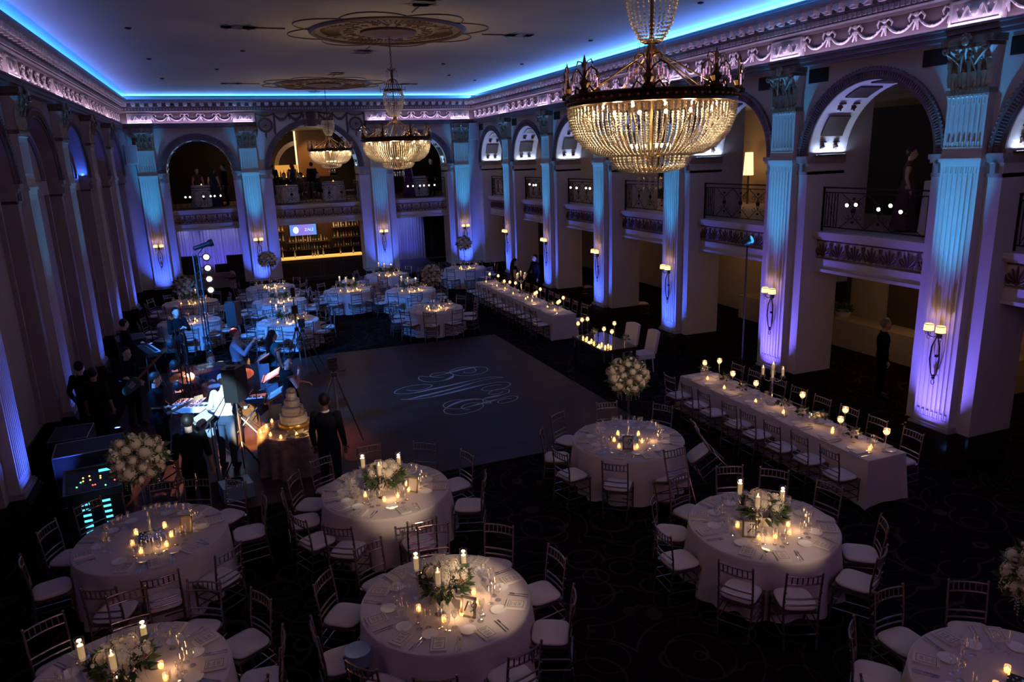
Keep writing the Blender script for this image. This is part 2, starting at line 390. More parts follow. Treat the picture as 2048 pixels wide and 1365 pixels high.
# ---- bay trim: impost brackets, arch moulding, palmette frieze, ledge
def arch_trim(parent,half,rx,rz,ro,roz,d1,wide_open=True,coffer=True,grille=True,name='arch_moulding'):
    A=arc(1,1,40); mb=MB()
    for (a0,b0,a1,b1,dep) in ((ro-.05,roz-.05,ro,roz,.07),(ro-.16,roz-.16,ro-.05,roz-.05,.045),(rx,rz,ro-.16,roz-.16,.03)):
        vs=[];fs=[]
        for c,s in A: vs+=[(a0*c,0,SPR+b0*s),(a0*c,-dep,SPR+b0*s),(a1*c,-dep,SPR+b1*s),(a1*c,0,SPR+b1*s)]
        for i in range(40):
            for q in range(3): fs.append((4*i+q,4*i+q+1,4*i+q+5,4*i+q+4))
        mb.add(vs,fs)
    n=int(PI*ro/.075)
    for i in range(n):
        t=PI*(i+.5)/n; mb.sph(((ro+.0)*math.cos(t),-.06,SPR+(roz)*math.sin(t)),.026,5,4)
    n=int(PI*ro/.055)
    for i in range(n):
        t=PI*(i+.5)/n; c,s=math.cos(t),math.sin(t)
        mb.tube([((ro-.15)*c,-.055,SPR+(roz-.15)*s),((ro-.06)*c,-.055,SPR+(roz-.06)*s)],.011,4,cap=False)
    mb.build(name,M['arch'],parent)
    mb=MB()
    for s in (-1,1):
        def bx(a,b,*q):
            a,b=sorted((s*a,s*b)); mb.box(a,b,*q)
        bx(rx-.03,half-.30,-.09,d1,5.08,SPR); bx(rx-.02,half-.30,-.05,d1,5.02,5.08); bx(rx,half-.32,-.025,d1,4.80,4.86)
        bx(rx+.08,rx+.16,-.07,-.02,4.86,5.0)
    mb.build('impost',M['mould'],parent)
def palmette_mb(half,z0,z1,d):
    mb=MB(); h=z1-z0; n=max(1,round(2*half/.40)); w=2*half/n
    for i in range(n):
        cx=-half+w*(i+.5)
        for k in range(-3,4):
            a=R(90-k*24); L=h*(.80-.07*abs(k)); p=[(cx+.012*k+L*t*math.cos(a)*.75,d-.018,z0+.14*h+L*t*math.sin(a)) for t in (0,.35,.7,1)]
            mb.tube(p,[.010,.018,.024,.012],5,flat=.7)
        mb.sph((cx,d-.01,z0+.14*h),.035,6,4,(1.2,.6,.8))
        for s in (-1,1):                     # bracket shaped scrolls between palmettes
            p=[(cx+s*(.13+.10*math.sin(PI*t*.5)),d-.012,z0+h*(.12+.78*t)) for t in [j/6 for j in range(7)]]
            mb.tube(p,.020,5); q=(cx+s*.13,z0+h*.16)
            mb.tube([(q[0]+s*.035*math.cos(a*.7)*(1-a/12),d-.012,q[1]+.035*math.sin(a*.7)*(1-a/12)) for a in range(9)],.009,4)
        mb.sph((cx+w/2,d-.01,z0+.84*h),.032,6,4,(1,.6,1)); mb.tube([(cx+w/2,d-.012,z0+.1*h),(cx+w/2,d-.012,z0+.75*h)],[.006,.016],5)
    k=int(2*half/.07)
    for i in range(k): mb.box(-half+.07*i+.01,-half+.07*i+.05,d-.03,d+.01,z1+.01,z1+.035)
    mb.box(-half,half,d-.012,d+.01,z1-.012,z1+.0); mb.box(-half,half,d-.012,d+.01,z0,z0+.012)
    return mb
def bay_trim(half,rx,rz,ro,roz,coffer,grille,keystone=False):
    r=empty('trim_proto'); arch_trim(r,half,rx,rz,ro,roz,D1)
    hb=rx+.02
    mb=MB(); mb.box(-hb,hb,.34,D1,2.84,3.10); mb.box(-hb,hb,.38,D1,3.10,3.50); mb.box(-hb,hb,.30,.6,3.50,3.56); mb.box(-hb,hb,.24,.9,3.56,3.66); mb.box(-hb,hb,.36,.6,3.06,3.10); mb.box(-hb,hb,.31,.5,2.84,2.90)
    mb.build('balcony_beam',M['plaster'],r)
    palmette_mb(hb,3.12,3.47,.38).build('palmette_frieze',M['relief'],r)
    if coffer:
        mb=MB(); n=4
        def sof(t0,t1,d0,d1,h,mb,inset=0):
            k=6; vs=[];fs=[]
            for i in range(k+1):
                t=t0+(t1-t0)*i/k; c,s=math.cos(t),math.sin(t)
                vs+=[((rx-h)*c,d0,SPR+(rz-h)*s),((rx-h)*c,d1,SPR+(rz-h)*s),(rx*c,d0,SPR+rz*s),(rx*c,d1,SPR+rz*s)]
            for i in range(k):
                a=4*i; fs+=[(a,a+1,a+5,a+4),(a,a+4,a+6,a+2),(a+1,a+3,a+7,a+5)]
            fs+=[(0,2,3,1),(4*k,4*k+1,4*k+3,4*k+2)]
            mb.add(vs,fs)
        for t0,t1 in ((.30,.62),(.98,1.26),(PI/2-.14,PI/2+.14),(PI-1.26,PI-.98),(PI-.62,PI-.30)): 
            sof(t0,t1,.20,.74,.03,mb)
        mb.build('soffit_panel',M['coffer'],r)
        mb=MB()
        for t in (.14,.78,PI-.78,PI-.14):
            for d in (.30,.64):
                c,s=math.cos(t),math.sin(t); p=((rx-.02)*c,d,SPR+(rz-.02)*s); mb.sph(p,.055,8,5,(.6,1,1)); 
                for q in range(5): a=2*PI*q/5; mb.sph((p[0]-.0,p[1]+.055*math.cos(a),p[2]+.055*math.sin(a)),.02,5,4)
                mb.cbox(((rx-.02)*math.cos(t-.07),d,SPR+(rz-.02)*math.sin(t-.07)),(.03,.15,.02))
        mb.build('soffit_rosette',M['relief'],r)
    if grille:
        for s in (-1,1):
            mb=MB(); mb.box(s*1.27-.25,s*1.27+.25,-.012,0,6.54,6.80)
            for i in range(9): mb.box(s*1.27-.24,s*1.27+.24,-.02,-.01,6.555+.027*i,6.563+.027*i)
            mb.build('air_grille',M['dark'],r)
    return r
BT=bay_trim(2,1.40,1.30,1.62,1.50,True,True); P1=Proto(BT)
for k,c in enumerate(BAYR):
    o=P1.put((XR,c,0),RZ['right']); o.name=trimname(); st(o,'arch and palmette balcony front of the right wall, %s bay from the far corner'%['first','second','third','fourth','fifth','sixth','seventh','eighth'][k],'arch trim')
BT=bay_trim(1.8875,1.22,1.24,1.5,1.48,True,False); P2=Proto(BT)
for c,l in ((BAYB[0][0],'left of the bar'),(BAYB[2][0],'right of the bar')):
    o=P2.put((c,YB,0),0); o.name=trimname(); st(o,'arch and palmette balcony front of the far wall, '+l,'arch trim')
BT=bay_trim(2.625,1.79,1.78,2.02,1.98,True,False); BT.location=(1.88,YB,0); BT.name=trimname(); st(BT,'widest arch and balcony front, above the bar','arch trim')
# blind arches on the left
r=empty('trim_proto'); arch_trim(r,2,1.40,1.30,1.62,1.50,.28)
mb=MB(); A=arc(1,1,24)
vs=[];fs=[]
for c,s in A: vs+=[(1.08*c,.26,SPR+1.0*s),(1.16*c,.26,SPR+1.08*s),(1.08*c,.20,SPR+1.0*s),(1.16*c,.20,SPR+1.08*s)]
for i in range(24): a=4*i; fs+=[(a+2,a+3,a+7,a+6),(a,a+2,a+6,a+4),(a+1,a+5,a+7,a+3)]
mb.add(vs,fs)
for s in (-1,1): mb.box(min(s*1.08,s*1.16),max(s*1.08,s*1.16),.20,.28,.7,SPR)
mb.box(-1.08,1.08,.2,.28,4.86,5.16)
mb.build('inner_moulding',M['mould'],r); P3=Proto(r)
for k,c in enumerate(BAYR):
    o=P3.put((XL,c,0),RZ['left']); o.name=trimname(); st(o,'blind arch of the left wall, %s from the far corner'%['first','second','third','fourth','fifth','sixth','seventh','eighth'][k],'arch trim')
# ---- entablature
def sweep(path,prof,closed=False):
    """path of (x,y) hall-side corner points on the pier plane, offset inward to the LEFT of travel"""
    mb=MB(); n=len(path); k=len(prof); P=[Vector((*p,0)) for p in path]; vs=[];fs=[]
    for i,p in enumerate(P):
        a=(P[i]-P[i-1]).normalized() if i>0 else None; b=(P[i+1]-P[i]).normalized() if i<n-1 else None
        if a is None: a=b
        if b is None: b=a
        na=Vector((-a.y,a.x,0)); nb=Vector((-b.y,b.x,0)); m=(na+nb); m=m/m.length_squared*2 if m.length>1e-6 else na
        vs+=[(p.x+m.x*o,p.y+m.y*o,z) for o,z in prof]
    for i in range(n-1):
        for q in range(k): fs.append((i*k+q,i*k+(q+1)%k,(i+1)*k+(q+1)%k,(i+1)*k+q))
    fs+=[tuple(range(k)),tuple((n-1)*k+q for q in range(k))]
    return mb.add(vs,fs)
CORN=[(0,7.42),(.20,7.42),(.22,7.46),(.26,7.49),(.26,7.62),(.31,7.65),(.31,7.78),(.50,7.79),(.53,7.83),(.53,7.90),(.50,7.91),(.45,7.91),(.42,7.86),(0,7.86)]
full=[(XR,YF),(XR,YB),(XL,YB),(XL,YF)]
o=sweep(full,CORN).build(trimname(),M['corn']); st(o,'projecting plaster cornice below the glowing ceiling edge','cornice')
ARCHI=[(0,6.86),(.19,6.86),(.19,6.92),(.23,6.93),(.23,7.0),(.27,7.01),(.27,7.04),(.10,7.04),(.10,7.10),(0,7.10)]
FRZ=[(0,7.10),(.10,7.10),(.10,7.42),(0,7.42)]
for nm,path,lab in (('r',[(XR,YF),(XR,YB),(4.13,YB)],'right half'),('l',[(-.37,YB),(XL,YB),(XL,YF)],'left half')):
    o=sweep(path,ARCHI).build(trimname(),M['band']); st(o,'dark architrave above the capitals, '+lab,'architrave')
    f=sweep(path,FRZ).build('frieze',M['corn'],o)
def run(side,L0,L1):           # modillions and dentils as one pattern per wall
    mb=MB(); mb.M=wm(side,0); d=MB(); d.M=mb.M
    s=-1 if side=='right' else 1
    x=L0+.4
    while x<L1-.3:
        u=s*x if side!='back' else x
        mb.box(u-.075,u+.075,-.47,-.30,7.70,7.785); mb.box(u-.06,u+.06,-.38,-.30,7.655,7.70); mb.sph((u,-.44,7.70),.045,6,4,(1.2,.8,.8)); x+=.30
    x=L0+.3
    while x<L1-.2:
        u=s*x if side!='back' else x
        d.box(u-.032,u+.032,-.30,-.25,7.52,7.60); x+=.11
    return mb,d
for side,a,b in (('right',YF,YB),('left',YF,YB),('back',XL,XR)):
    m1,d1=run(side,a,b); o=m1.build(trimname(),M['plaster']); st(o,'row of modillion blocks under the cornice of the %s wall'%('far' if side=='back' else side),'modillions'); d1.build('dentil_row',M['mould'],o)
def swag_bay(x0,x1,nf):
    """festoons between two panels, x along wall; drawn on the frieze at y=-.10"""
    mb=MB(); w=(x1-x0)/nf; zt=7.34
    for i in range(nf):
        a=x0+w*i; pts=[]
        for k in range(13): t=k/12; pts.append((a+w*t,-.135,zt-.21*4*t*(1-t)*.95-.0))
        mb.tube(pts,[.010+.014*math.sin(PI*k/12) for k in range(13)],6)
        for k in range(7): t=(k+.5)/7; mb.sph((a+w*t,-.155,zt-.80*t*(1-t)+.010*(k%2)),.018,5,4)
    for i in range(nf+1):
        a=x0+w*i
        if 0<i<nf or True:
            mb.sph((a,-.15,7.37),.05,7,5,(.9,.8,.9)); mb.sph((a,-.14,7.27),.06,7,5,(.7,.7,1.2))
            for s in (-1,1):
                mb.tube([(a+s*.03,-.14,7.36),(a+s*.10,-.16,7.39),(a+s*.15,-.14,7.33),(a+s*.13,-.14,7.27)],[.014,.02,.018,.008],5)
                mb.tube([(a+s*.02,-.14,7.22),(a+s*.045,-.15,7.13)],[.025,.012],5)
    return mb
def panel(x,w=.42):
    mb=MB(); mb.box(x-w,x+w,-.19,-.1,7.06,7.42)
    mb.box(x-w,x+w,-.215,-.19,7.06,7.09); mb.box(x-w,x+w,-.215,-.19,7.38,7.41); mb.box(x-w,x-w+.03,-.215,-.19,7.06,7.41); mb.box(x+w-.03,x+w,-.215,-.19,7.06,7.41)
    rnd=random.Random(3)
    for s in (-1,1):
        mb.tube([(x+s*(.06+.26*t+.0),-.20,7.23+.09*math.sin(7*t)) for t in [i/9 for i in range(10)]],[.03-.018*i/9 for i in range(10)],6)
        for k in range(5): mb.sph((x+s*(.08+.055*k),-.205,7.23+.07*(-1)**k),.03,5,4,(1,.6,1))
    mb.sph((x,-.21,7.23),.07,8,6,(1,.5,1.1)); return mb
r=empty('trim_proto'); swag_bay(-1.56,1.56,5).build('festoon',M['plaster'],r); PS=Proto(r)
for side,zs,nm in (('right',BAYR,'right'),('left',BAYR,'left')):
    for k,c in enumerate(zs):
        if k==0: pass
        o=PS.put(org(side,c),RZ[side]); o.name=trimname(); st(o,'plaster festoons on the frieze of the %s wall, %s bay from the far corner'%(nm,['first','second','third','fourth','fifth','sixth','seventh','eighth'][k]),'festoons')
r=empty('trim_proto'); swag_bay(-1.45,1.45,5).build('festoon',M['plaster'],r); PS=Proto(r)
for c,l in ((BAYB[0][0],'left'),(BAYB[2][0],'right')):
    o=PS.put((c,YB,0),0); o.name=trimname(); st(o,'plaster festoons on the frieze of the far wall, %s of the bar bay'%l,'festoons')
r=empty('trim_proto'); panel(0).build('relief_panel',M['plaster'],r); PP=Proto(r)
for side,zs in (('right',PY),('left',PY),('back',PX)):
    for k,c in enumerate(zs):
        o=PP.put(org(side,c),RZ[side]); o.name=trimname(); st(o,'carved relief panel over a pilaster of the %s wall, %s'%({'back':'far'}.get(side,side),OR[k] if side!='back' else ['at its left end','left of the bar','right of the bar','at its right end'][k]),'relief panel')
# middle bay of the far wall: painted garlands and two round medallions
mb=MB(); y=YB-.012
def ringm(cx,cz,r0,r1,n=32):
    vs=[];fs=[]
    for i in range(n):
        a=2*PI*i/n; vs+=[(cx+r0*math.cos(a),y,cz+r0*math.sin(a)),(cx+r1*math.cos(a),y-.03,cz+r1*math.sin(a))]
    for i in range(n): j=(i+1)%n; fs.append((2*i,2*i+1,2*j+1,2*j))
    mb.add(vs,fs)
for s in (-1,1):
    cx=1.88+s*1.83; cz=6.93
    ringm(cx,cz,.20,.30); ringm(cx,cz,.0,.07)
    for i in range(24): a=2*PI*i/24; mb.tube([(cx+.09*math.cos(a),y,cz+.09*math.sin(a)),(cx+.19*math.cos(a),y,cz+.19*math.sin(a))],.009,4)
    for dx in (-.36,.36): mb.tube([(cx+dx,y,7.40),(cx+dx*1.02,y,7.1),(cx+dx*.98,y,6.72),(cx+dx*1.05,y,6.45)],[.03,.045,.06,.01],6)
    mb.tube([(cx,y,6.62),(cx-.02,y,6.5),(cx+.01,y,6.4)],[.03,.035,.008],6)
    for (a,b,dz) in ((-.36,.36,.10),): mb.tube([(cx+a+(b-a)*t,y,7.38-dz*4*t*(1-t)) for t in [i/10 for i in range(11)]],.022,5)
    for (a,b) in ((.36,.95),(.95,1.5)):
        x0,x1=1.88+s*(1.83-a),1.88+s*(1.83-b); mb.tube([(x0+(x1-x0)*t,y,7.38-.24*4*t*(1-t)) for t in [i/12 for i in range(13)]],[.02+.05*math.sin(PI*i/12) for i in range(13)],6)
        mb.tube([(x1,y,7.42),(x1+.02,y,7.3),(x1-.03*s,y,7.12)],[.02,.05,.01],5)
    for k in range(5): mb.tube([(1.88+s*(.25+.06*k),y,7.44-.02*k),(1.88+s*(.4+.12*k),y,7.36+.02*(k%2))],.016,4)
o=mb.build(trimname(),M['relief']); st(o,'dark garland and medallion relief above the bar arch','relief')
mb=MB()
for i,(w1,w2) in enumerate(((.16,.20),(.10,.13))): mb.add([(1.88-w1,YB-.1-.03*i,6.86),(1.88+w1,YB-.1-.03*i,6.86),(1.88+w2,YB-.16-.03*i,7.44),(1.88-w2,YB-.16-.03*i,7.44),(1.88-w1,YB,6.86),(1.88+w1,YB,6.86),(1.88+w2,YB,7.44),(1.88-w2,YB,7.44)],[(0,1,2,3),(0,1,5,4),(2,3,7,6),(0,3,7,4),(1,2,6,5)])
for k in range(4): mb.tube([(1.88-.10+.065*k,YB-.19,6.88),(1.88-.12+.08*k,YB-.24,7.15),(1.88-.12+.08*k,YB-.21,7.42)],.022,5)
o=mb.build(trimname(),M['relief']); st(o,'carved keystone at the top of the bar arch','keystone')
# ceiling medallions
def medallion(y,R0,name):
    r=empty(trimname(),(1.88,y,ZC)); st(r,'round painted ceiling medallion '+name,'ceiling medallion')
    mb=MB()
    def ring(a,b,z): 
        n=48; vs=[];fs=[]
        for i in range(n):
            t=2*PI*i/n; vs+=[(a*math.cos(t),a*math.sin(t),z),(b*math.cos(t),b*math.sin(t),z)]
        for i in range(n): j=(i+1)%n; fs.append((2*i,2*i+1,2*j+1,2*j))
        mb.add(vs,fs)
    ring(.60*R0,.93*R0,-.015); mb.build('painted_ring',M['medal'],r); mb=MB()
    mb.lathe([(.93*R0,0),(.93*R0,-.04),(.97*R0,-.06),(1.0*R0,-.03),(1.0*R0,0)],48); mb.lathe([(.36*R0,0),(.36*R0,-.06),(.2*R0,-.1),(.05,-.12)],40)
    mb.build('rim_and_boss',M['relief'],r); mb=MB()
    ring(.36*R0,.60*R0,-.012); mb.build('inner_ring',M['medal'],r); mb=MB()
    for q in range(4):
        a0=PI/2*q
        for k in range(-6,7):
            a=a0+k*.075; mb.tube([(R0*.62*math.cos(a),R0*.62*math.sin(a),-.02),(R0*(.86-.012*abs(k))*math.cos(a0+k*.09),R0*(.86-.012*abs(k))*math.sin(a0+k*.09),-.02)],.022*R0/1.6,4)
        a=a0+PI/4
        for k in range(3): mb.tube([(R0*(.70+.05*k+.07*math.cos(t))*math.cos(a+(k-1)*.16+.09*math.sin(t)),R0*(.70+.05*k+.07*math.cos(t))*math.sin(a+(k-1)*.16+.09*math.sin(t)),-.02) for t in [.7*j for j in range(8)]],.012,4)
    for k in range(24): a=2*PI*k/24; mb.tube([(R0*.44*math.cos(a),R0*.44*math.sin(a),-.02),(R0*.53*math.cos(a+.08),R0*.53*math.sin(a+.08),-.02),(R0*.57*math.cos(a-.04),R0*.57*math.sin(a-.04),-.02)],.014,4)
    mb.build('painted_scrolls',M['relief'],r); mb=MB()
    for k in range(8):
        a0=2*PI*k/8+PI/8; mb.tube([(R0*(1.0+.30*math.sin(PI*j/12))*math.cos(a0+.44*(j/6-1)),R0*(1.0+.30*math.sin(PI*j/12))*math.sin(a0+.44*(j/6-1)),-.01) for j in range(13)],.012,4)
    for q in range(4):
        a=PI/2*q; c,s=math.cos(a),math.sin(a); mb.tube([(R0*1.28*c,R0*1.28*s,-.01),(R0*1.62*c,R0*1.62*s,-.01)],.014,4)
        for (x,yy,rx_,ry_) in ((1.82,0,.22,.13),(1.70,0,.08,.18),(1.96,0,.06,.16)):
            px,py=R0*x*c,R0*x*s; n=12
            mb.add([(px+R0*(rx_*math.cos(t)*c-ry_*math.sin(t)*s)*(1+.12*((i%2)*2-1)),py+R0*(rx_*math.cos(t)*s+ry_*math.sin(t)*c)*(1+.12*((i%2)*2-1)),-.012) for i,t in enumerate([2*PI*i/n for i in range(n)])],[tuple(range(n))])
    mb.build('outer_garland',M['relief'],r)
medallion(16.55,1.67,'above the middle chandelier'); medallion(27.4,1.67,'above the far chandelier'); medallion(5.9,1.67,'above the nearest chandelier')
# small ceiling downlights / sprinklers
r=MB().lathe([(.06,0),(.06,-.02),(.03,-.03)],10).build('ceiling_sprinkler',M['dark']); PR=Proto(r); rn=random.Random(5)
for i,(x,yy) in enumerate([(-3.2,12.5),(-3.2,17),(-3.2,21.5),(-3.2,26),(7,12.5),(7,17),(7,21.5),(7,26),(-1,19.8),(4.6,21.7),(-1.6,23.5),(5.6,24.5)]):
    PR.put((x,yy,ZC),0,label='small dark ceiling sprinkler, '+['nearest on the left side','second on the left side','third on the left side','farthest on the left side','nearest on the right side','second on the right side','third on the right side','farthest on the right side','left of the middle chandelier rod','right of the middle chandelier rod','left of the far medallion','right of the far medallion'][i],cat='sprinkler',group='ceiling sprinklers')
# ---------------------------------------------------------------- rooms behind the arches
for k in range(8):
    mb=MB().box(XR+D1,XR+D1+.65,PY[k]-.60,PY[k]+.60,3.64,6.6); mb.box(XR+D1,XR+D1+.02,PY[k]-.6,PY[k]+.6,0,3.0); st(mb.build(trimname(),M['plaster']),'inner pier behind the right arcade, '+OR[k])
mb=MB(); XO=14.2; YO=YB+7.6
mb.box(XO,XO+.1,YF,YO,0,6.9); mb.box(XR+D1,XO,YO,YO+.1,0,6.9)
st(mb.build('wall_aisle',M['tan']),'tan side aisle wall behind the right piers','wall')
mb=MB(); mb.box(XR+.6,XO,YF,YO,3.0,3.64); mb.box(XL,XR+.7,YB+.6,YO,3.0,3.64)
st(mb.build('floor_balcony',M['plaster2']),'balcony floor slab','floor')
mb=MB(); mb.box(XR+D1,XO,YF,YO,6.56,6.66); mb.box(XL,XR+D1,YB+D1,YO,6.98,7.06)
st(mb.build('ceiling_balcony',M['plaster']),'cream ceiling over the balcony','ceiling')
mb=MB(); mb.box(XL,XR+D1,YO-.1,YO,0,7.0); st(mb.build('wall_bar_room',M['curtain']),'dark far wall behind the balcony','wall')
# ---------------------------------------------------------------- dance floor monogram
def crom(pts,k=5):
    out=[];P=[Vector((*p,0)) for p in pts]; n=len(P)
    for i in range(n-1):
        a,b,c,d=P[max(i-1,0)],P[i],P[i+1],P[min(i+2,n-1)]
        for j in range(k):
            t=j/k; out.append(.5*((2*b)+(c-a)*t+(2*a-5*b+4*c-d)*t*t+(3*b-a-3*c+d)*t**3))
    out.append(P[-1]); return out
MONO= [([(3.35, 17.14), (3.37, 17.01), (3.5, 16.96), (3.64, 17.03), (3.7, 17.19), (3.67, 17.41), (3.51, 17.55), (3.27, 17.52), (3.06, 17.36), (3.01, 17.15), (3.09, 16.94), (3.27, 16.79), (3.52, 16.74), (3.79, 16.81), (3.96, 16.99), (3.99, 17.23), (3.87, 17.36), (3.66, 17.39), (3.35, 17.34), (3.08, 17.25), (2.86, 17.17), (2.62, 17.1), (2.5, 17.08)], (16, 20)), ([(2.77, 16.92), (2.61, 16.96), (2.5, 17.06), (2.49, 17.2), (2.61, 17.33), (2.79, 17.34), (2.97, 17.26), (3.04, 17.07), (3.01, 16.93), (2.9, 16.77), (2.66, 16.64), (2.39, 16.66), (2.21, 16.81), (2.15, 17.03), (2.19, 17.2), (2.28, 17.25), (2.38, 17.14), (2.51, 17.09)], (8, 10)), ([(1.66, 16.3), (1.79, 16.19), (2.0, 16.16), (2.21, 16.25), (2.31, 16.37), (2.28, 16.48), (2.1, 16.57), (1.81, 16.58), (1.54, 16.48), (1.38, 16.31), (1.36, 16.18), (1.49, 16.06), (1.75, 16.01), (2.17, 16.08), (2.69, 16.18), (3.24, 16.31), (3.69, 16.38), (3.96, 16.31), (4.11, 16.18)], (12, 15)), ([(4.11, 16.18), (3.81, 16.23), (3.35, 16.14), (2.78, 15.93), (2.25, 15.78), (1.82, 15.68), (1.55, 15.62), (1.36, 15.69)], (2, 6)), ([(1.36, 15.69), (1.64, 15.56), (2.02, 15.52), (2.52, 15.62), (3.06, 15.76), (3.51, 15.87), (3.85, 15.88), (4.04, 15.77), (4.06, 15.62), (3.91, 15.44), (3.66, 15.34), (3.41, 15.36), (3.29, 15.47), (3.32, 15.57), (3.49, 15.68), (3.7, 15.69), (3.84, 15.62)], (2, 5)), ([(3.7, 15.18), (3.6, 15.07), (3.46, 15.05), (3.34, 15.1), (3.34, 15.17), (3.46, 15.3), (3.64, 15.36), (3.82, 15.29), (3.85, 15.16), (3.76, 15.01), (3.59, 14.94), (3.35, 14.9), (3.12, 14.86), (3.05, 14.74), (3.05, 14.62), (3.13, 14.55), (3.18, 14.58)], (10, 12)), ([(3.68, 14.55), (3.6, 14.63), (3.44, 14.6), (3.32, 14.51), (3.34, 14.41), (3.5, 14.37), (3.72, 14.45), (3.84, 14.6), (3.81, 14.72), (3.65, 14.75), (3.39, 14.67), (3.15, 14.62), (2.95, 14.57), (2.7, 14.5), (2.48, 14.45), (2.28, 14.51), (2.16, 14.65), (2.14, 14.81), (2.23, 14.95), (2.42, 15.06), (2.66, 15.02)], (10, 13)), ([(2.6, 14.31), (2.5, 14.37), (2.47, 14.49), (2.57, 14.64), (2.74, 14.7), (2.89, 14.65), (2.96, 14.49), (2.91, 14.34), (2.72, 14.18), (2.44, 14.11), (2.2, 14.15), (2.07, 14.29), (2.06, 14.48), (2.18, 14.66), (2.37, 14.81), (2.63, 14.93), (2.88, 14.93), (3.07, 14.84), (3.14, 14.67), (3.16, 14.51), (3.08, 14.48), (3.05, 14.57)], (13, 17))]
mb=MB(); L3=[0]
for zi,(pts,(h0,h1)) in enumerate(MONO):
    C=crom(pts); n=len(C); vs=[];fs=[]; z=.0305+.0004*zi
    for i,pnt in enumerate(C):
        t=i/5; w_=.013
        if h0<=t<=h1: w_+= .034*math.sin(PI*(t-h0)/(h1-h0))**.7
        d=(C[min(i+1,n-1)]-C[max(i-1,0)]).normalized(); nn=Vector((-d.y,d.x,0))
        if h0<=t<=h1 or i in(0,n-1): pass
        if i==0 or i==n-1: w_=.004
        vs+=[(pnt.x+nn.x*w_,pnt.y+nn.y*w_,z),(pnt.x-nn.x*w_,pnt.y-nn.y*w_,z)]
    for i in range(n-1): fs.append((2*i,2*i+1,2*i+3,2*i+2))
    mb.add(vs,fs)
mb.build('monogram',mat('pale_monogram_projection',(.34,.37,.39),.6),DF,fix=False)  # projected light of the monogram put into pale ribbons on the floor
# ---------------------------------------------------------------- chairs
def chair():
    r=empty('chiavari_chair'); m=M['chair']
    def ring(mb,p,q,r0,k):
        p=Vector(p);q=Vector(q)
        for i in range(1,k):
            c=p+(q-p)*i/k; d=(q-p).normalized()*.006; mb.tube([c-d,c+d],r0,6)
    W=.19
    for s in (-1,1):                       # rear legs run up into the back posts
        mb=MB(); pts=[(s*W*.92,.24,0),(s*W,.19,.44),(s*W,.195,.60),(s*W,.235,.92)]
        mb.tube(pts,.0125,6); ring(mb,pts[0],pts[1],.0165,5); ring(mb,pts[1],pts[3],.0165,4); mb.sph((s*W,.236,.925),.017,6,4)
        mb.build('rear_leg',m,r)
        mb=MB(); pts=[(s*.20,-.21,0),(s*.205,-.19,.43)]; mb.tube(pts,.0125,6); ring(mb,*pts,.0165,5); mb.build('front_leg',m,r)
    mb=MB(); mb.prism([(-.215,-.215),(.215,-.215),(.20,.20),(-.20,.20)],.41,.435); mb.build('seat_frame',m,r)
    mb=MB()
    for z in (.14,.27):
        mb.tube([(-.2,-.2,z),(.2,-.2,z)],.009,5); mb.tube([(-.19,.21,z+.02),(.19,.21,z+.02)],.009,5)
        for s in (-1,1): mb.tube([(s*.2,-.2,z),(s*.19,.21,z+.02)],.009,5)
    mb.build('stretcher',m,r)
    mb=MB()
    for z in (.90,.80):
        b=.03 if z>.7 else .015; y0=.195+(z-.6)*.125 if z>.6 else .193
        mb.tube([(x,y0+b*(1-(x/W)**2),z) for x in (-W,-W/2,0,W/2,W)],.0105,6)
    for i in range(6):
        x=-W+W*2*(i+1)/7; mb.tube([(x,.22+.03*(1-(x/W)**2),.80),(x,.2325+.03*(1-(x/W)**2),.90)],.008,5)
    mb.build('backrest',m,r)
    for z in (.60,.52): MB().tube([(x,.193+.015*(1-(x/W)**2),z) for x in (-W,-W/2,0,W/2,W)],.0105,6).build('lower_rail',m,r)
    mb=MB(); n=24; lev=[(.0,.80),(.012,.97),(.03,1.0),(.045,.95),(.055,.75),(.058,.0)]; vs=[];fs=[]
    for dz,sc in lev:
        for i in range(n):
            a=2*PI*i/n; ca,sa=math.cos(a),math.sin(a); e=.5
            x=.205*sc*math.copysign(abs(ca)**e,ca); y=.205*sc*math.copysign(abs(sa)**e,sa); vs.append((x,y-.005,.435+dz))
    for l in range(len(lev)-1):
        for i in range(n): fs.append((l*n+i,l*n+(i+1)%n,(l+1)*n+(i+1)%n,(l+1)*n+i))
    fs.append(tuple(range(n))[::-1]); mb.add(vs,fs); mb.build('seat_cushion',M['cushion'],r,smooth='all')
    return r
CH=chair(); PCH=Proto(CH)
CAMX,CAMY=-1.816,0
def hour(cx,cy,ang):
    v=math.atan2(cy-CAMY,cx-CAMX); h=round(((v-ang)%(2*PI))/(PI/6))%12; return 12 if h==0 else h
HW=['twelve','one','two','three','four','five','six','seven','eight','nine','ten','eleven','twelve']
def oc(h): return HW[h]+" o'clock"
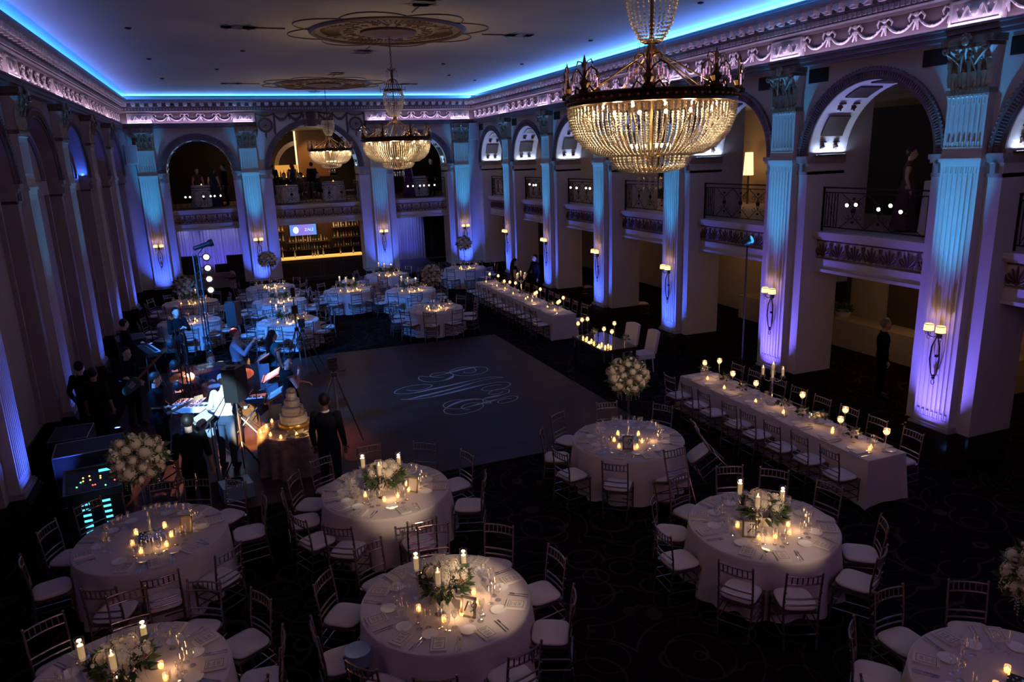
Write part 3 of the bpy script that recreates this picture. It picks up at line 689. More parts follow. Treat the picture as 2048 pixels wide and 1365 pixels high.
# ---------------------------------------------------------------- table linen
def cloth_round(R0=.915,seed=1,name='tablecloth',m=None,fold=.075,z=.76,nf=15):
    rn=random.Random(seed); ph=[rn.uniform(0,6.28) for _ in range(4)]; n=120; mb=MB(); rows=[(0,0),(.5,0),(.9,0),(.975,-.001),(.992,-.006),(1,-.018),(1.0,-.05)]
    vs=[];fs=[]
    def fo(a): return (math.sin(nf*a+ph[0]+1.2*math.sin(3*a+ph[1]))*.6+math.sin((nf*.6//1)*a+ph[2])*.4)
    for f,dz in rows:
        for i in range(n): a=2*PI*i/n; vs.append((R0*f*math.cos(a),R0*f*math.sin(a),z+dz))
    H=z-.015
    for k in range(1,11):
        t=k/10; amp=fold*(t**.8)
        for i in range(n):
            a=2*PI*i/n; r=R0+.01*t+amp*fo(a)+.03*t; vs.append((r*math.cos(a),r*math.sin(a),z-.05-(H-.05)*t+ (.012*abs(fo(a)) if k==10 else 0)))
    K=len(rows)+10
    for l in range(K-1):
        for i in range(n): fs.append((l*n+i,l*n+(i+1)%n,(l+1)*n+(i+1)%n,(l+1)*n+i))
    mb.add(vs,fs); return mb.build(name,m or M['linen'],smooth=True,fix=False)
def cloth_rect(x0,x1,y0,y1,seed=2,z=.76):
    rn=random.Random(seed); ph=[rn.uniform(0,6) for _ in range(3)]; pts=[]; cx,cy=(x0+x1)/2,(y0+y1)/2; rad=.05
    per=[]
    def seg(a,b,n):
        for i in range(n): t=i/n; per.append((a[0]+(b[0]-a[0])*t,a[1]+(b[1]-a[1])*t))
    ny=int((y1-y0)/.07); nx=int((x1-x0)/.06)
    seg((x0,y0),(x1,y0),nx);seg((x1,y0),(x1,y1),ny);seg((x1,y1),(x0,y1),nx);seg((x0,y1),(x0,y0),ny)
    n=len(per); vs=[];fs=[]; s=0
    mb=MB()
    lev=[(z,-.012,0),(z-.004,-.003,0),(z-.015,0,0),(z-.05,.001,0)]+[(z-.05-(z-.065)*t/8,.02*t/8,t/8) for t in range(1,9)]
    for zz,off,t in lev:
        for i,(x,y) in enumerate(per):
            ux=(1 if x>=x1-1e-6 else -1 if x<=x0+1e-6 else 0); uy=(1 if y>=y1-1e-6 else -1 if y<=y0+1e-6 else 0)
            d=off+ .018*t*math.sin(i*.75+ph[0]+math.sin(i*.21+ph[1]))+(.05*t if ux and uy else 0)
            vs.append((x+ux*d,y+uy*d,zz))
    for l in range(len(lev)-1):
        for i in range(n): fs.append((l*n+i,l*n+(i+1)%n,(l+1)*n+(i+1)%n,(l+1)*n+i))
    fs.append(tuple(range(n))); mb.add(vs,fs); return mb.build('tablecloth',M['linen'],smooth=True,fix=False)
# ---------------------------------------------------------------- tableware prototypes
def one(name,mb,m,smooth=True): return mb.build(name,m,smooth=smooth)
PT={}
PT['goblet']=Proto(one('water_goblet',MB().lathe([(.034,0),(.034,.003),(.008,.008),(.005,.02),(.005,.085),(.02,.095),(.036,.125),(.038,.155),(.034,.19)],14,cap=False),M['glass']))
PT['wine']=Proto(one('wine_glass',MB().lathe([(.033,0),(.033,.003),(.006,.008),(.004,.02),(.004,.11),(.016,.12),(.030,.145),(.031,.175),(.027,.215)],14,cap=False),M['glass']))
PT['flute']=Proto(one('champagne_flute',MB().lathe([(.028,0),(.028,.003),(.005,.008),(.004,.10),(.014,.12),(.021,.16),(.020,.225)],12,cap=False),M['glass']))
PT['plate']=Proto(one('bread_plate',MB().lathe([(0,0),(.045,0),(.055,.003),(.083,.012),(.084,.015),(.055,.008),(.045,.006),(0,.006)],28,cap=False),M['china']))
def knife():
    mb=MB(); mb.tube([(0,-.11,.006),(0,-.02,.007)],[.006,.0045],6,flat=.6); mb.prism([(-.005,-.02),(.007,-.015),(.009,.08),(.003,.115),(-.004,.11)],.004,.0065); return one('table_knife',mb,M['silver'])
def fork():
    mb=MB(); mb.tube([(0,-.10,.005),(0,.04,.006),(0,.055,.004)],[.006,.003,.006],6,flat=.5)
    for i in range(4): mb.tube([(-.009+.006*i,.055,.004),(-.009+.006*i,.10,.008)],.0018,4)
    mb.prism([(-.011,.05),(.011,.05),(.011,.062),(-.011,.062)],.003,.0055); return one('dinner_fork',mb,M['silver'])
PT['knife']=Proto(knife()); PT['fork']=Proto(fork())
def napkin():
    mb=MB(); mb.box(-.075,.075,-.11,.11,0,.008); mb.box(-.073,.076,-.108,.108,.009,.016); mb.box(-.07,.072,-.11,.104,.017,.022)
    mb.tube([(-.075,-.11,.011),(-.075,.11,.011)],.010,6); return one('folded_napkin',mb,M['napkin'])
PT['napkin']=Proto(napkin())
def menu():
    r=MB().box(-.06,.06,-.085,.085,.0225,.0245).build('menu_card',M['card'])
    mb=MB(); e=.004
    for x0,x1,y0,y1 in ((-.057,.057,-.083,-.079),(-.057,.057,.079,.083),(-.057,-.053,-.083,.083),(.053,.057,-.083,.083)): mb.box(x0,x1,y0,y1,.0245,.0252)
    rn=random.Random(2)
    for i in range(11):
        if i in(3,7): continue
        w_=rn.uniform(.018,.04); mb.box(-w_,w_,.06-.011*i,.063-.011*i,.0245,.025)
    mb.build('printed_text',M['ink'],r); return r
PT['menu']=Proto(menu())
def votive():
    r=MB().lathe([(0,0),(.022,0),(.030,.01),(.033,.05),(.031,.066)],14,cap=False).build('votive_candle',M['vglass'],smooth=True)
    MB().lathe([(0,.008),(.024,.008),(.026,.035),(0,.036)],12,cap=False).build('wax',M['vwax'],r,smooth=True)
    MB().lathe([(0,.036),(.006,.042),(.005,.052),(0,.064)],6,cap=False).build('flame',M['flame'],r,smooth=True)
    return r
M['vglass']=glassmat('votive_glass',(1,.86,.62),.12,.1)
M['vwax']=mat('glowing_votive_wax',(.9,.7,.45),.6,emit=(1,.55,.2),es=3.2)
PT['votive']=Proto(votive())
def pillar_stand(h,shade=.19,ch=.13,name='crystal_candlestick'):
    r=empty(name); 
    mb=MB(); mb.lathe([(0,0),(.055,0),(.058,.008),(.03,.02),(.018,.03),(.014,.05)]+[(.014+.006*(i%2),.05+(h-.09)*i/8) for i in range(1,9)]+[(.02,h-.03),(.05,h-.012),(.06,h-.004),(.03,h)],10,cap=False)
    for k in range(8): a=2*PI*k/8; mb.sph((.055*math.cos(a),.055*math.sin(a),h-.03),.011,5,4,(1,1,1.6))
    mb.build('crystal_stem',M['crystal'],r)
    mb=MB(); mb.lathe([(0,h),(.027,h),(.027,h+ch-.004),(.022,h+ch),(0,h+ch-.004)],14,cap=False); w=mb.build('pillar_candle',M['wax'],r,smooth=True)
    MB().lathe([(0,h+ch),(.008,h+ch+.008),(.006,h+ch+.02),(0,h+ch+.036)],6,cap=False).build('flame',M['flame'],r,smooth=True)
    MB().lathe([(.042,h),(.043,h+.01),(.042,h+shade),(.046,h+shade+.006)],16,cap=False).build('glass_shade',M['glass'],r,smooth=True)
    return r
PT['stand']=Proto(pillar_stand(.26)); PT['stand_tall']=Proto(pillar_stand(.36))
def goblet_candle(h):
    r=MB().lathe([(.045,0),(.045,.004),(.008,.01),(.006,.03),(.006,h-.02),(.02,h),(.05,h+.03),(.055,h+.07),(.048,h+.105)],14,cap=False).build('floating_candle_glass',M['glass'],smooth=True)
    MB().lathe([(0,h+.02),(.035,h+.022),(.046,h+.045),(.042,h+.066),(0,h+.07)],12,cap=False).build('floating_candle',M['vwax'],r,smooth=True)
    MB().lathe([(0,h+.07),(.009,h+.08),(.006,h+.095),(0,h+.115)],6,cap=False).build('flame',M['flame'],r,smooth=True); return r
PT['float']=Proto(goblet_candle(.28)); PT['float_tall']=Proto(goblet_candle(.36))
# ---------------------------------------------------------------- flowers
def hyd_mb(rad,seed):
    rn=random.Random(seed); mb=MB(); n=70
    mb.sph((0,0,0),rad*.74,10,8)
    for i in range(n):
        z=1-2*(i+.5)/n; t=i*2.39996; s=math.sqrt(1-z*z); k=rad*rn.uniform(.80,1.0); c=Vector((k*s*math.cos(t),k*s*math.sin(t),k*z)); nr=c.normalized()
        u=nr.orthogonal().normalized(); v=nr.cross(u); w_=rad*.20; a0=rn.uniform(0,2); vs=[tuple(c+nr*rad*.06)];
        for q in range(8):
            a=a0+PI/4*q; rr=w_*(1.0 if q%2==0 else .38); vs.append(tuple(c+u*rr*math.cos(a)+v*rr*math.sin(a)+nr*(.0 if q%2 else rad*.10)))
        mb.add(vs,[(0,1+q,1+(q+1)%8) for q in range(8)])
    return mb
def leaves_mb(rad,n,seed,flat=1,size=.07,low=-.5):
    rn=random.Random(seed); mb=MB()
    for i in range(n):
        z=rn.uniform(low,1); t=rn.uniform(0,6.28); s=math.sqrt(max(0,1-z*z)); d=Vector((s*math.cos(t),s*math.sin(t),z*flat)); c=d*rad*rn.uniform(.75,1.05)
        ax=(d+Vector((rn.uniform(-.6,.6),rn.uniform(-.6,.6),rn.uniform(-.7,.4)))).normalized(); sd=ax.orthogonal().normalized(); sd.rotate(Matrix.Rotation(rn.uniform(0,6.28),3,ax)); nn=ax.cross(sd)
        L=size*rn.uniform(.7,1.4); w_=L*.28
        mb.add([tuple(c),tuple(c+ax*L*.4+sd*w_),tuple(c+ax*L+nn*L*.15),tuple(c+ax*L*.4-sd*w_),tuple(c+ax*L*.45+nn*L*.05)],[(0,1,4),(1,2,4),(2,3,4),(3,0,4)])
    return mb
HY=[hyd_mb(1,s) for s in range(2)]
HYM=[]
for h in HY:
    me_=h.build('hydrangea',M['petal'],smooth='all',fix=False); HYM.append(me_.data); bpy.data.objects.remove(me_)
def bloom(parent,loc,rad,i,name='hydrangea',m=None):
    o=bpy.data.objects.new(name,HYM[i%2]); COL.objects.link(o); o.parent=parent; o.location=loc; o.scale=(rad,rad,rad*.9); o.rotation_euler=(i*1.3,i*.7,i*2.1); return o
def low_arr(seed):
    r=empty('flower_arrangement'); rn=random.Random(seed)
    mb=MB(); mb.lathe([(0,0),(.09,0),(.10,.005),(.11,.12),(.10,.12),(.09,.02)],4,cap=False); mb.build('square_vase',M['card'],r)
    mb=leaves_mb(.21,190,seed,.62,.10,-.45); mb.v=[(x*1.15,y,z+.20) for x,y,z in mb.v]; mb.build('foliage',M['leaf'],r,fix=False)
    mb=leaves_mb(.15,8,seed+50,.8,.11,.1); mb.v=[(x*1.1,y,z+.20) for x,y,z in mb.v]; mb.build('rust_leaf_spray',M['rust'],r,fix=False)
    k=0
    for i in range(9):
        a=i*2.4+seed; rr=.0 if i==0 else rn.uniform(.10,.19); z=.20+math.sqrt(max(0,1-(rr/.22)**2))*.155
        bloom(r,(rr*1.1*math.cos(a),rr*math.sin(a),z),rn.uniform(.065,.098),i)
    mb=MB()
    for i in range(26):
        a=rn.uniform(0,6.28); rr=rn.uniform(.05,.24); z=.22+math.sqrt(max(0,1-(rr/.26)**2))*.16; mb.sph((rr*math.cos(a),rr*math.sin(a),z),rn.uniform(.014,.026),6,4)
    mb.build('small_white_roses',M['petal'],r,smooth='all'); return r
PLOW=[Proto(low_arr(s)) for s in (3,8)]
def ball_arr(h=1.07,R0=.30,seed=4,squash=.9):
    r=empty('tall_flower_arrangement'); rn=random.Random(seed)
    mb=MB(); mb.lathe([(0,0),(.10,0),(.10,.012),(.03,.03),(.018,.08),(.016,h*.4),(.022,h*.7),(.05,h-.16),(.07,h-.12)],14,cap=False); mb.build('clear_trumpet_vase',M['glass'],r,smooth=True)
    mb=leaves_mb(R0*.92,260,seed,squash,.10,-.95); mb.v=[(x,y,z+h) for x,y,z in mb.v]; mb.build('foliage',M['leaf'],r,fix=False)
    n=36
    for i in range(n):
        z=1-1.75*(i+.5)/n; t=i*2.39996+seed; s=math.sqrt(1-z*z); k=R0*rn.uniform(.82,.98)
        bloom(r,(k*s*math.cos(t),k*s*math.sin(t),h+k*z*squash),rn.uniform(.062,.098),i)
    mb=MB()
    for i in range(24):
        z=rn.uniform(-.3,1); t=rn.uniform(0,6.28); s=math.sqrt(1-z*z); mb.sph((R0*1.08*s*math.cos(t),R0*1.08*s*math.sin(t),h+R0*1.08*z*squash),rn.uniform(.016,.03),6,4)
    mb.build('small_white_roses',M['petal'],r,smooth='all')
    mb=MB()
    for i in range(14):
        a=2*PI*i/14; x,y=R0*.6*math.cos(a),R0*.6*math.sin(a)
        for q in range(5): mb.sph((x,y,h-R0*.75-.03*q),.009,5,4)
    mb.build('hanging_crystals',M['crystal'],r); return r
PBALL=[Proto(ball_arr()),Proto(ball_arr(seed=9,R0=.32))]
def tray():
    r=MB().box(-.16,.16,-.16,.16,0,.012).build('mirror_tray',M['mirror'])
    rn=random.Random(6); mb=MB()
    for i in range(60): mb.sph((rn.gauss(0,.05),rn.gauss(0,.05),.018+rn.uniform(0,.02)),rn.uniform(.006,.013),5,3)
    mb.build('crystal_gems',M['gem'],r); return r
M['gem']=mat('glass_gems',(.55,.8,.85),.08,.3,spec=1)
PT['tray']=Proto(tray())
def textmesh(s,size,shear=.35,ext=0):
    c=bpy.data.curves.new('t','FONT'); c.body=s; c.size=size; c.shear=shear; c.align_x='CENTER'; c.align_y='CENTER'; c.extrude=ext
    o=bpy.data.objects.new('t',c); COL.objects.link(o); dg=bpy.context.evaluated_depsgraph_get(); me=bpy.data.meshes.new_from_object(o.evaluated_get(dg)); bpy.data.objects.remove(o); return me
def frame(num,label,loc,rz,tilt=.2):
    r=empty('table_number_frame',loc,rz,label=label,cat='picture frame')
    T=Matrix.Rotation(-tilt,4,'X'); w_,h=.085,.11
    mb=MB(); mb.M=T
    for x0,x1,z0,z1 in ((-w_,w_,0,.022),(-w_,w_,2*h-.022,2*h),(-w_,-w_+.022,0,2*h),(w_-.022,w_,0,2*h)): mb.box(x0,x1,-.012,.010,z0,z1)
    mb.M=Matrix(); mb.box(-.02,.02,.02,.075,.0,.008); mb.tube([(0,.07,.004),(0,.035,.17)],.007,4); mb.build('gilt_frame',M['frame'],r)
    mb=MB(); mb.M=T; mb.box(-w_+.02,w_-.02,-.004,.004,.02,2*h-.02); mb.build('number_card',M['card'],r)
    if num:
        me=textmesh(num,.16); me.materials.append(M['ink']); o=bpy.data.objects.new('printed_number',me); COL.objects.link(o); o.parent=r
        o.matrix_local=T@Matrix.Translation((0,-.0055,h))@Matrix.Rotation(PI/2,4,'X')
    return r
# ---------------------------------------------------------------- round tables
WARM=(1,.56,.24)
def table(cx,cy,short,phase,kind='low',near=True,nchair=10,angs=None,num=None,frame_at=None,pin=0,pinat=None,seed=1,skip=(),light=1.0,group=True):
    o=cloth_round(seed=seed); o.location=(cx,cy,0); o.rotation_euler=(0,0,seed*.9)
    tag(o,'floor-length ivory tablecloth on '+short,'tablecloth',group='ivory cloths on the round tables')
    Z=.761; angs=angs or [phase+360*i/nchair for i in range(nchair)]
    jr=random.Random(seed*13)
    for i,a in enumerate(angs):
        t=R(a); h=oc(hour(cx,cy,t))
        rr=1.145+jr.uniform(-.02,.05)
        if i not in skip:
            PCH.put((cx+rr*math.cos(t),cy+rr*math.sin(t),0),t-PI/2+jr.uniform(-.1,.1),label="champagne chiavari chair at %s of %s"%(h,short),cat='chair',group='chiavari chairs with ivory cushions')
    for i in range(10 if nchair>=8 else nchair):
        a=angs[i] if i<len(angs) else phase+36*i
        t=R(a); h=oc(hour(cx,cy,t)); e=Vector((math.cos(t),math.sin(t),0)); s=Vector((-e.y,e.x,0)); C=Vector((cx,cy,Z)); rz=t+PI/2
        def P(key,r_,o_,what,cat,grp,rot=0,dz=0): PT[key].put(C+e*r_+s*o_+Vector((0,0,dz)),rz+rot,label='%s at %s on %s'%(what,h,short),cat=cat,group=grp)
        P('napkin',.765,-.02,'folded ivory napkin','napkin','folded napkins')
        if near: P('menu',.765,-.02,'printed menu card on the napkin','menu card','menu cards')
        P('plate',.60,-.13+jr.uniform(-.02,.02),'white bread plate','plate','bread plates')
        P('goblet',.56,.05,'clear water goblet','glass','water goblets')
        P('wine',.50,.12,'clear stemmed wine glass','glass','wine glasses')
        if near:
            P('knife',.76,.15,'silver table knife','knife','table knives',jr.uniform(-.1,.1)); P('fork',.76,.185,'silver dinner fork','fork','dinner forks',jr.uniform(-.1,.1))
            P('flute',.50,-.02,'slim champagne flute','glass','champagne flutes')
    v=math.atan2(cy,cx+1.816)
    def q(r_,deg): return (cx+r_*math.cos(v+R(deg)),cy+r_*math.sin(v+R(deg)),Z)
    if kind=='low':
        PLOW[seed%2].put((cx,cy,Z),seed*1.7,label='low ivory hydrangea centrepiece on '+short,cat='flowers',group='low hydrangea centrepieces')
        for (key,r_,d,w_) in (('stand_tall',.30,78,'left back'),('stand',.29,-48,'right back'),('stand_tall',.27,165,'front')):
            PT[key].put(q(r_,d),0,label='crystal candlestick with pillar candle, %s of %s'%(w_,short),cat='candlestick',group='crystal candlesticks')
        vo=((.34,120,'left'),(.40,175,'front left'),(.36,205,'front'),(.36,-120,'front right'),(.30,-85,'right'))
    elif kind=='ball':
        PT['tray'].put((cx,cy,Z),v,label='square mirror tray with glass gems on '+short,cat='tray',group='mirror trays')
        PBALL[(seed//2)%2].put((cx,cy,Z+.013),seed,label='tall hydrangea ball above '+short,cat='flowers',group='tall hydrangea balls')
        vo=((.24,45,'back left'),(.24,-45,'back right'),(.26,120,'left'),(.27,-125,'right'),(.42,160,'front left'),(.42,200,'front right'))
    else:
        PT['tray'].put((cx,cy,Z),v,label='square mirror tray with glass gems on '+short,cat='tray',group='mirror trays')
        vo=((.15,45,'back left'),(.15,-45,'back right'),(.17,135,'left'),(.17,-135,'right'),(.40,170,'front'))
    for r_,d,w_ in vo: PT['votive'].put(q(r_,d),0,label='votive candle, %s of the centrepiece, on %s'%(w_,short),cat='candle',group='votive candles')
    c=q(.37,190); lamp('POINT',(c[0],c[1],Z+.10),1.0*light,WARM,shadow_soft_size=.03)
    c=q(.40,-100) ; lamp('POINT',(c[0],c[1],Z+.10),.8*light,WARM,shadow_soft_size=.03)
    if kind=='low':
        c=q(.29,-48); lamp('POINT',(c[0],c[1],Z+.26+.15),2.2*light,WARM,shadow_soft_size=.02)
        c=q(.30,78); lamp('POINT',(c[0],c[1],Z+.36+.15),2.2*light,WARM,shadow_soft_size=.02)
    if frame_at: frame(num,frame_at[3],q(frame_at[0],frame_at[1]),v-PI/2+R(frame_at[2]))
    if pin: lamp('SPOT',(1.2,-2.6,7.4),pin,(1,.74,.48),aim=pinat or (cx,cy,.9),spot_size=R(5.6),spot_blend=.7,shadow_soft_size=.03)
table(-.12,6.7,'table nineteen',9,'low',num='19',frame_at=(.42,-150,-28,'gilt frame holding the number nineteen'),pin=4600,pinat=(.2,6.65,.8),seed=1,angs=[5,45,81,117,149,-173,-140,-110,-73,-32])
table(-.16,9.65,'the table behind nineteen',16,'low',frame_at=(.42,-120,-35,'gilt frame seen at an angle on the table behind nineteen'),pin=4200,pinat=(-.2,9.35,.8),seed=2,angs=[16,51,89,124,150,175,-153,-127,-82,-21])
table(3.99,6.6,'table seven',12,'low',num='7',frame_at=(.42,160,8,'gilt frame holding the number seven'),pin=2600,pinat=(4.0,6.3,.8),seed=3,angs=[12,44,69,105,139,173,-141,-112,-67,-34])
table(3.91,9.79,'table nine',35,'ball',num='9',frame_at=(.45,180,2,'gilt frame holding the number nine'),seed=4,angs=[35,76,120,157,-167,-128,-3,-30,-60,-95],skip=(6,7,8,9),pin=1500,pinat=(3.91,9.79,1.95))
table(-3.22,9.58,'the dim left table',8,'ball',frame_at=(.42,-110,-35,'dark-faced gilt frame on the dim left table'),seed=6,angs=[8,42,68,88,128,156,-166,-106,-81,-49],light=.6,pin=700,pinat=(-3.22,9.58,1.95))
table(-3.2,6.65,'the lower left corner table',12,'low',pin=500,seed=5,angs=[-5,30,62,95,128,160,195,-35,-70,-105])
table(4.08,3.35,'the unlit lower right table',20,'ball',seed=8,angs=[55,92,128,165,200,20,-15,-50,-85,-120],light=.35)
table(2.03,26.9,'the table before the bar',20,'low',False,seed=7,light=1.3)
table(4.05,29.8,'the table by the blue drape',0,'low',False,seed=9,light=1.3)
table(4.05,25.6,'the middle far right table',14,'low',False,seed=11,light=1.3)
table(3.95,22.0,'the table past the dance floor',-2,'ball',False,seed=10,light=1.2)
table(7.45,29.7,'the far right corner table',10,'ball',False,seed=12,light=1.2)
table(-.6,29.3,'the table left of the bar',5,'ball',False,seed=14,light=1.2)
table(-.5,26.0,'the middle blue-lit table',12,'low',False,seed=13,light=1.3)
table(-.5,22.4,'the blue-lit table nearest the singers',0,'low',False,seed=15,light=1.3)
table(-3.4,27.4,'the table below the sofa',15,'low',False,seed=17,light=1.3)
table(-3.3,23.9,'the blue flower ball table',15,'ball',False,seed=16,light=1.2)
# the two chairs tipped against the cloth of table 9
for deg,tl,r0,l in ((-86,22,1.14,'tipped chiavari chair leaning on the cloth of table nine, front'),(-24,38,1.27,'tipped chiavari chair leaning on the cloth of table nine, right side')):
    o=PCH.put((0,0,0),0,label=l,cat='chair',group='chiavari chairs with ivory cushions'); e=Vector((math.cos(R(deg)),math.sin(R(deg)),0)); a_=R(tl)
    zax=-e*math.sin(a_)+Vector((0,0,math.cos(a_))); yax=e*math.cos(a_)+Vector((0,0,math.sin(a_))); xax=yax.cross(zax)
    mm=Matrix((xax,yax,zax)).transposed().to_4x4(); mm.translation=Vector((3.91,9.79,.012))+e*r0+yax*.21; o.matrix_world=mm
# stack of plates on the chair left of table 19
r=MB().lathe([(0,0),(.07,0)]+[(.125+.0*(i%2),.008+.012*i) if i%2==0 else (.118,.008+.012*i) for i in range(14)]+[(.126,.182),(.127,.188),(.08,.178),(0,.176)],36,cap=False)
M['blueplate']=mat('bluish_plate',(.30,.42,.60),.15)
p0=MB().lathe([(0,0),(.07,0),(.09,.004),(.132,.016),(.133,.019),(.09,.009),(.07,.007),(0,.007)],36,cap=False).build('dinner_plate',M['blueplate'],smooth=True); PD=Proto(p0)
ORD=['lowest','second','third','fourth','fifth','sixth','seventh','eighth','ninth','tenth','eleventh','topmost']
for i in range(12): PD.put((-1.13,6.40,.494+.0125*i),0,label='bluish white dinner plate, %s of the stack on a chair seat'%ORD[i] if i in(0,11) else 'bluish white dinner plate, %s from the bottom of the stack on a chair'%ORD[i],cat='plate',group='stack of dinner plates')
# ---------------------------------------------------------------- long tables
def small_vase(seed):
    r=empty('bud_vase_arrangement'); MB().lathe([(0,0),(.03,0),(.032,.01),(.028,.08),(.034,.12)],12,cap=False).build('glass_vase',M['glass'],r,smooth=True)
    mb=leaves_mb(.07,40,seed,.9,.07); mb.v=[(x,y,z+.16) for x,y,z in mb.v]; mb.build('foliage',M['leaf'],r,fix=False)
    for i in range(4): a=i*1.7+seed; bloom(r,(.04*math.cos(a),.04*math.sin(a),.17+.02*(i%2)),.035+.008*(i%2),i)
    return r
PT['bud']=Proto(small_vase(2))
def candelabra():
    r=empty('crystal_candelabra'); H=.55
    mb=MB(); mb.lathe([(0,0),(.08,0),(.085,.012),(.04,.03),(.018,.05)]+[(.012+.009*(i%2),.05+(H-.05)*i/12) for i in range(1,13)],10,cap=False)
    mb.build('crystal_stem',M['crystal'],r)
    for k in range(5):
        if k==0: x,y,z=0,0,H+.10
        else: a=PI/2*(k-1)+.4; x,y,z=.17*math.cos(a),.17*math.sin(a),H+.02
        b=MB()
        if k: b.tube([(0,0,H-.06),(x*.4,y*.4,H-.10),(x*.8,y*.8,H-.07),(x,y,z)],.007,6)
        else: b.tube([(0,0,H-.03),(0,0,z)],.009,6)
        b.lathe([(.015,-.01),(.045,0),(.012,.012)],10,c=(x,y,z),cap=False)
        for q in range(6): a=PI/3*q; b.sph((x+.042*math.cos(a),y+.042*math.sin(a),z-.03),.008,5,4,(1,1,2))
        arm=b.build('candle_arm',M['crystal'],r)
        MB().lathe([(0,.01),(.02,.01),(.02,.13),(0,.13)],12,c=(x,y,z),cap=False).build('pillar_candle',M['wax'],r,smooth=True)
        if k!=3: MB().lathe([(0,.13),(.007,.14),(.005,.15),(0,.165)],6,c=(x,y,z),cap=False).build('flame',M['flame'],r)
        MB().lathe([(.032,.005),(.033,.18)],14,c=(x,y,z),cap=False).build('glass_shade',M['glass'],r,smooth=True)
    return r
PT['candelabra']=Proto(candelabra())
def long_table(x0,x1,y0,y1,short,n,fl,seed,lw=1.0):
    o=cloth_rect(x0,x1,y0,y1,seed); tag(o,'floor-length ivory tablecloth on '+short,'tablecloth'); Z=.761
    sp=(y1-y0)/n; jr=random.Random(seed)
    for i in range(n):
        y=y0+sp*(i+.5); w_='%s from the near end'%(['first','second','third','fourth','fifth','sixth','seventh','eighth','ninth','tenth','eleventh','twelfth'][i])
        for s,side in ((-1,'left'),(1,'right')):
            xe=x0 if s<0 else x1
            PCH.put((xe+s*.23+jr.uniform(-.02,.05)*s,y+jr.uniform(-.05,.05),0),(PI/2 if s<0 else -PI/2)+jr.uniform(-.08,.08),label='chiavari chair on the %s side of %s, %s'%(side,short,w_),cat='chair',group='chiavari chairs with ivory cushions')
            def P(key,dx,dy,what,cat,grp,rot=0): PT[key].put((xe-s*dx,y+dy*s,Z),(-PI/2 if s<0 else PI/2)+rot,label='%s on %s, %s place, %s side'%(what,short,w_.replace(' from the near end',''),side),cat=cat,group=grp)
            P('napkin',.13,0,'folded napkin','napkin','folded napkins'); P('plate',.17,-.16,'bread plate','plate','bread plates'); P('goblet',.27,.08,'water goblet','glass','water goblets'); P('wine',.31,.0,'wine glass','glass','wine glasses'); P('knife',.13,.15,'table knife','knife','table knives')
    cx=(x0+x1)/2
    for i,(key,f,dx) in enumerate(fl):
        y=y0+(y1-y0)*f; kd={'float':'stemmed floating candle','float_tall':'tall-stemmed floating candle','votive':'glowing votive candle','bud':'small flower vase','candelabra':'crystal candelabra'}[key]
        pos='%d'%0; PT[key].put((cx+dx,y,Z),i,label='%s on %s, %s'%(kd,short,FW(f)+(' left' if dx<-.03 else ' right' if dx>.03 else ' middle')),cat={'bud':'flowers','candelabra':'candelabra'}.get(key,'candle'),group={'bud':'small flower vases','candelabra':'candelabra','votive':'votive candles'}.get(key,'floating candles'))
    for k in range(5):
        lamp('POINT',(cx+.05*(-1)**k,y0+(y1-y0)*(k+.5)/5,Z+.2),1.3*lw,WARM,shadow_soft_size=.05)
def FW(f):
    n=int(f*20); return ['at its near end','just past its near end','near its near end','a little past its near end','in its near quarter','at its near quarter','past its near quarter','short of its middle','just before its middle','nearly at its middle','at its middle','just past its middle','past its middle','well past its middle','before its far quarter','at its far quarter','in its far quarter','near its far end','close to its far end','just before its far end','at its far end'][min(n,19)]
FL2=[('float',.03,.1),('votive',.06,-.05),('votive',.07,.03),('bud',.13,-.02),('float',.17,-.12),('float_tall',.20,.12),('votive',.22,-.02),('votive',.235,.06),('bud',.30,.1),('bud',.36,-.03),('float_tall',.38,.05),('votive',.44,-.08),('bud',.46,.0),('candelabra',.535,.05),('votive',.58,-.12),('float',.60,-.05),('bud',.68,-.03),('float',.74,-.04),('votive',.77,-.12),('bud',.80,.02),('float_tall',.87,.12),('votive',.9,-.05),('float',.92,-.06),('bud',.95,.05)]
long_table(6.66,7.42,7.46,12.36,'the near long table',8,FL2,3)
FL1=[('float',.03,-.1),('float',.05,.02),('float_tall',.06,.18),('votive',.09,-.02),('bud',.13,0),('votive',.17,.0),('float',.27,-.12),('float',.29,.0),('float_tall',.30,.16),('votive',.33,-.05),('bud',.36,.05),('votive',.39,-.1),('votive',.42,.06),('bud',.47,0),('candelabra',.52,.12),('votive',.55,-.1),('float',.58,.08),('float',.62,-.02),('float',.66,-.12),('votive',.70,0),('bud',.74,.05),('votive',.80,-.05),('float',.84,.12),('float',.92,-.02),('votive',.95,-.1)]
long_table(6.75,7.5,19.05,26.1,'the far long table',11,FL1,5,1.2)
